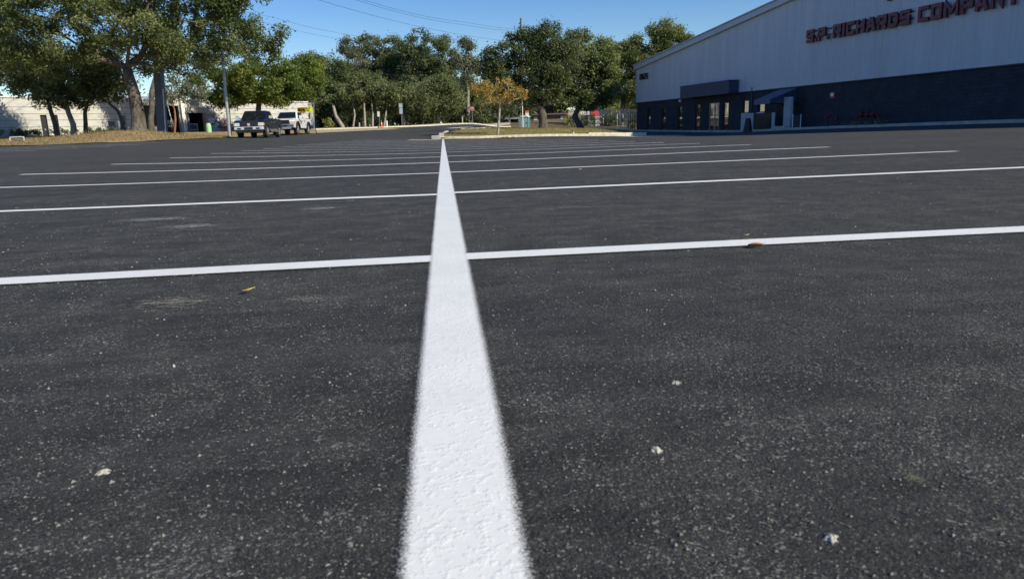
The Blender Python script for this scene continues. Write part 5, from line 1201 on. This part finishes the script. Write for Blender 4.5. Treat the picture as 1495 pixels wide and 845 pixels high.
    if chrome:
        MB().box(-.045, .045, -.03, -.01, top_ - .54, top_ - .17).box(-.55, -.046, -.03, -.01, top_ - .37, top_ - .33).box(.046, .55, -.03, -.01, top_ - .37, top_ - .33).build('grille_bars', M['signside'], gf)
        MB().prism([(-.10, top_ - .28), (.10, top_ - .28), (.09, top_ - .42), (0, top_ - .48), (-.09, top_ - .42)], -.05, -.031, 1).build('emblem', M['chrome'], gf)
        MB().box(-.98, .98, -.16, .12, .47 + lift, .69 + lift).build('front_bumper', M['brightsteel'], t, bevel=.05)
        MB().box(-.28, .28, -.175, -.161, .52 + lift, .66 + lift).box(-.75, -.5, -.175, -.161, .53 + lift, .63 + lift).box(.5, .75, -.175, -.161, .53 + lift, .63 + lift).build('bumper_inset', M['black'], t)
        MB().box(-.9, .9, -.08, .12, .32 + lift, .48 + lift).build('air_dam', M['blackplastic'], t)
    else:
        for i in range(4): m.box(-.55, .55, -.03, -.01, top_ - .52 + i * .1, top_ - .48 + i * .1)
        m.build('grille_bars', M['black'], gf)
        MB().box(-.96, .96, -.16, .12, .58 + lift, .76 + lift).build('front_bumper', M['rim'], t, bevel=.05); MB().box(-.45, .45, -.18, -.161, .60 + lift, .68 + lift).build('bumper_inset', M['black'], t)
        MB().hexa([(-.7, -.12, .36 + lift), (.7, -.12, .36 + lift), (.7, .3, .36 + lift), (-.7, .3, .36 + lift), (-.8, -.1, .575 + lift), (.8, -.1, .575 + lift), (.8, .12, .575 + lift), (-.8, .12, .575 + lift)]).build('skid_plate', M['steel'], t)
    MB().box(-.9, .9, 3.8, L - .08, top_ + .042, top_ + .07).build('bed_cover', M['blackplastic'], t)
    MB().box(-.95, .95, L, L + .16, zb + .05, zb + .25).build('rear_bumper', M['chrome'] if chrome else M['blackplastic'], t)
    MB().tube([(.1, 1.48, top_ + .04), (.45, 1.62, top_ + .2)], .012, 5).tube([(-.55, 1.48, top_ + .04), (-.15, 1.62, top_ + .2)], .012, 5).build('wiper', M['black'], t)
    return t
p = base(365, 50.6, 200); rp = pickup('dark blue pickup truck with a chrome bumper parked facing the lot', p, .0, M['navycar'], .06, .42, False, True, 1); rp.scale = (1.0, 1, 1.0)
p = base(413.5, 61, 198); pickup('white lifted pickup truck with black wheel arches parked behind the dark blue one', p, -.06, M['whitecar'], .16, .48, True, False, 2)

# ------------------------------------------------------------------ light
AZ, EL = Vector((.80, -.60, 0)).normalized(), R(34)
SD = Vector((AZ.x * math.cos(EL), AZ.y * math.cos(EL), math.sin(EL)))
sun = bpy.data.objects.new('sun', bpy.data.lights.new('sun', 'SUN')); COL.objects.link(sun)
sun.rotation_euler = SD.to_track_quat('Z', 'Y').to_euler(); sun.data.energy = 5.0; sun.data.angle = R(.5); sun.data.color = (1, .94, .75)
w = bpy.data.worlds.new('World'); SC.world = w; w.use_nodes = True; nt = w.node_tree
sky = nt.nodes.new('ShaderNodeTexSky'); sky.sky_type = 'NISHITA'; sky.sun_disc = False; sky.sun_elevation = EL; sky.sun_rotation = math.atan2(SD.x, SD.y)
sky.air_density = 1.0; sky.dust_density = .0; sky.ozone_density = 3.0; sky.altitude = 0
hs = nt.nodes.new('ShaderNodeHueSaturation'); hs.inputs['Saturation'].default_value = 1.34; hs.inputs['Hue'].default_value = .513
nt.links.new(sky.outputs[0], hs.inputs['Color']); nt.links.new(hs.outputs[0], nt.nodes['Background'].inputs[0]); nt.nodes['Background'].inputs[1].default_value = .11
SC.view_settings.view_transform = 'Standard'; SC.view_settings.look = 'None'; SC.view_settings.exposure = .18; SC.view_settings.gamma = 1
SC.render.engine = 'CYCLES'; SC.cycles.use_denoising = True; SC.cycles.max_bounces = 6; SC.cycles.transparent_max_bounces = 12
SC.cycles.sample_clamp_indirect = 4
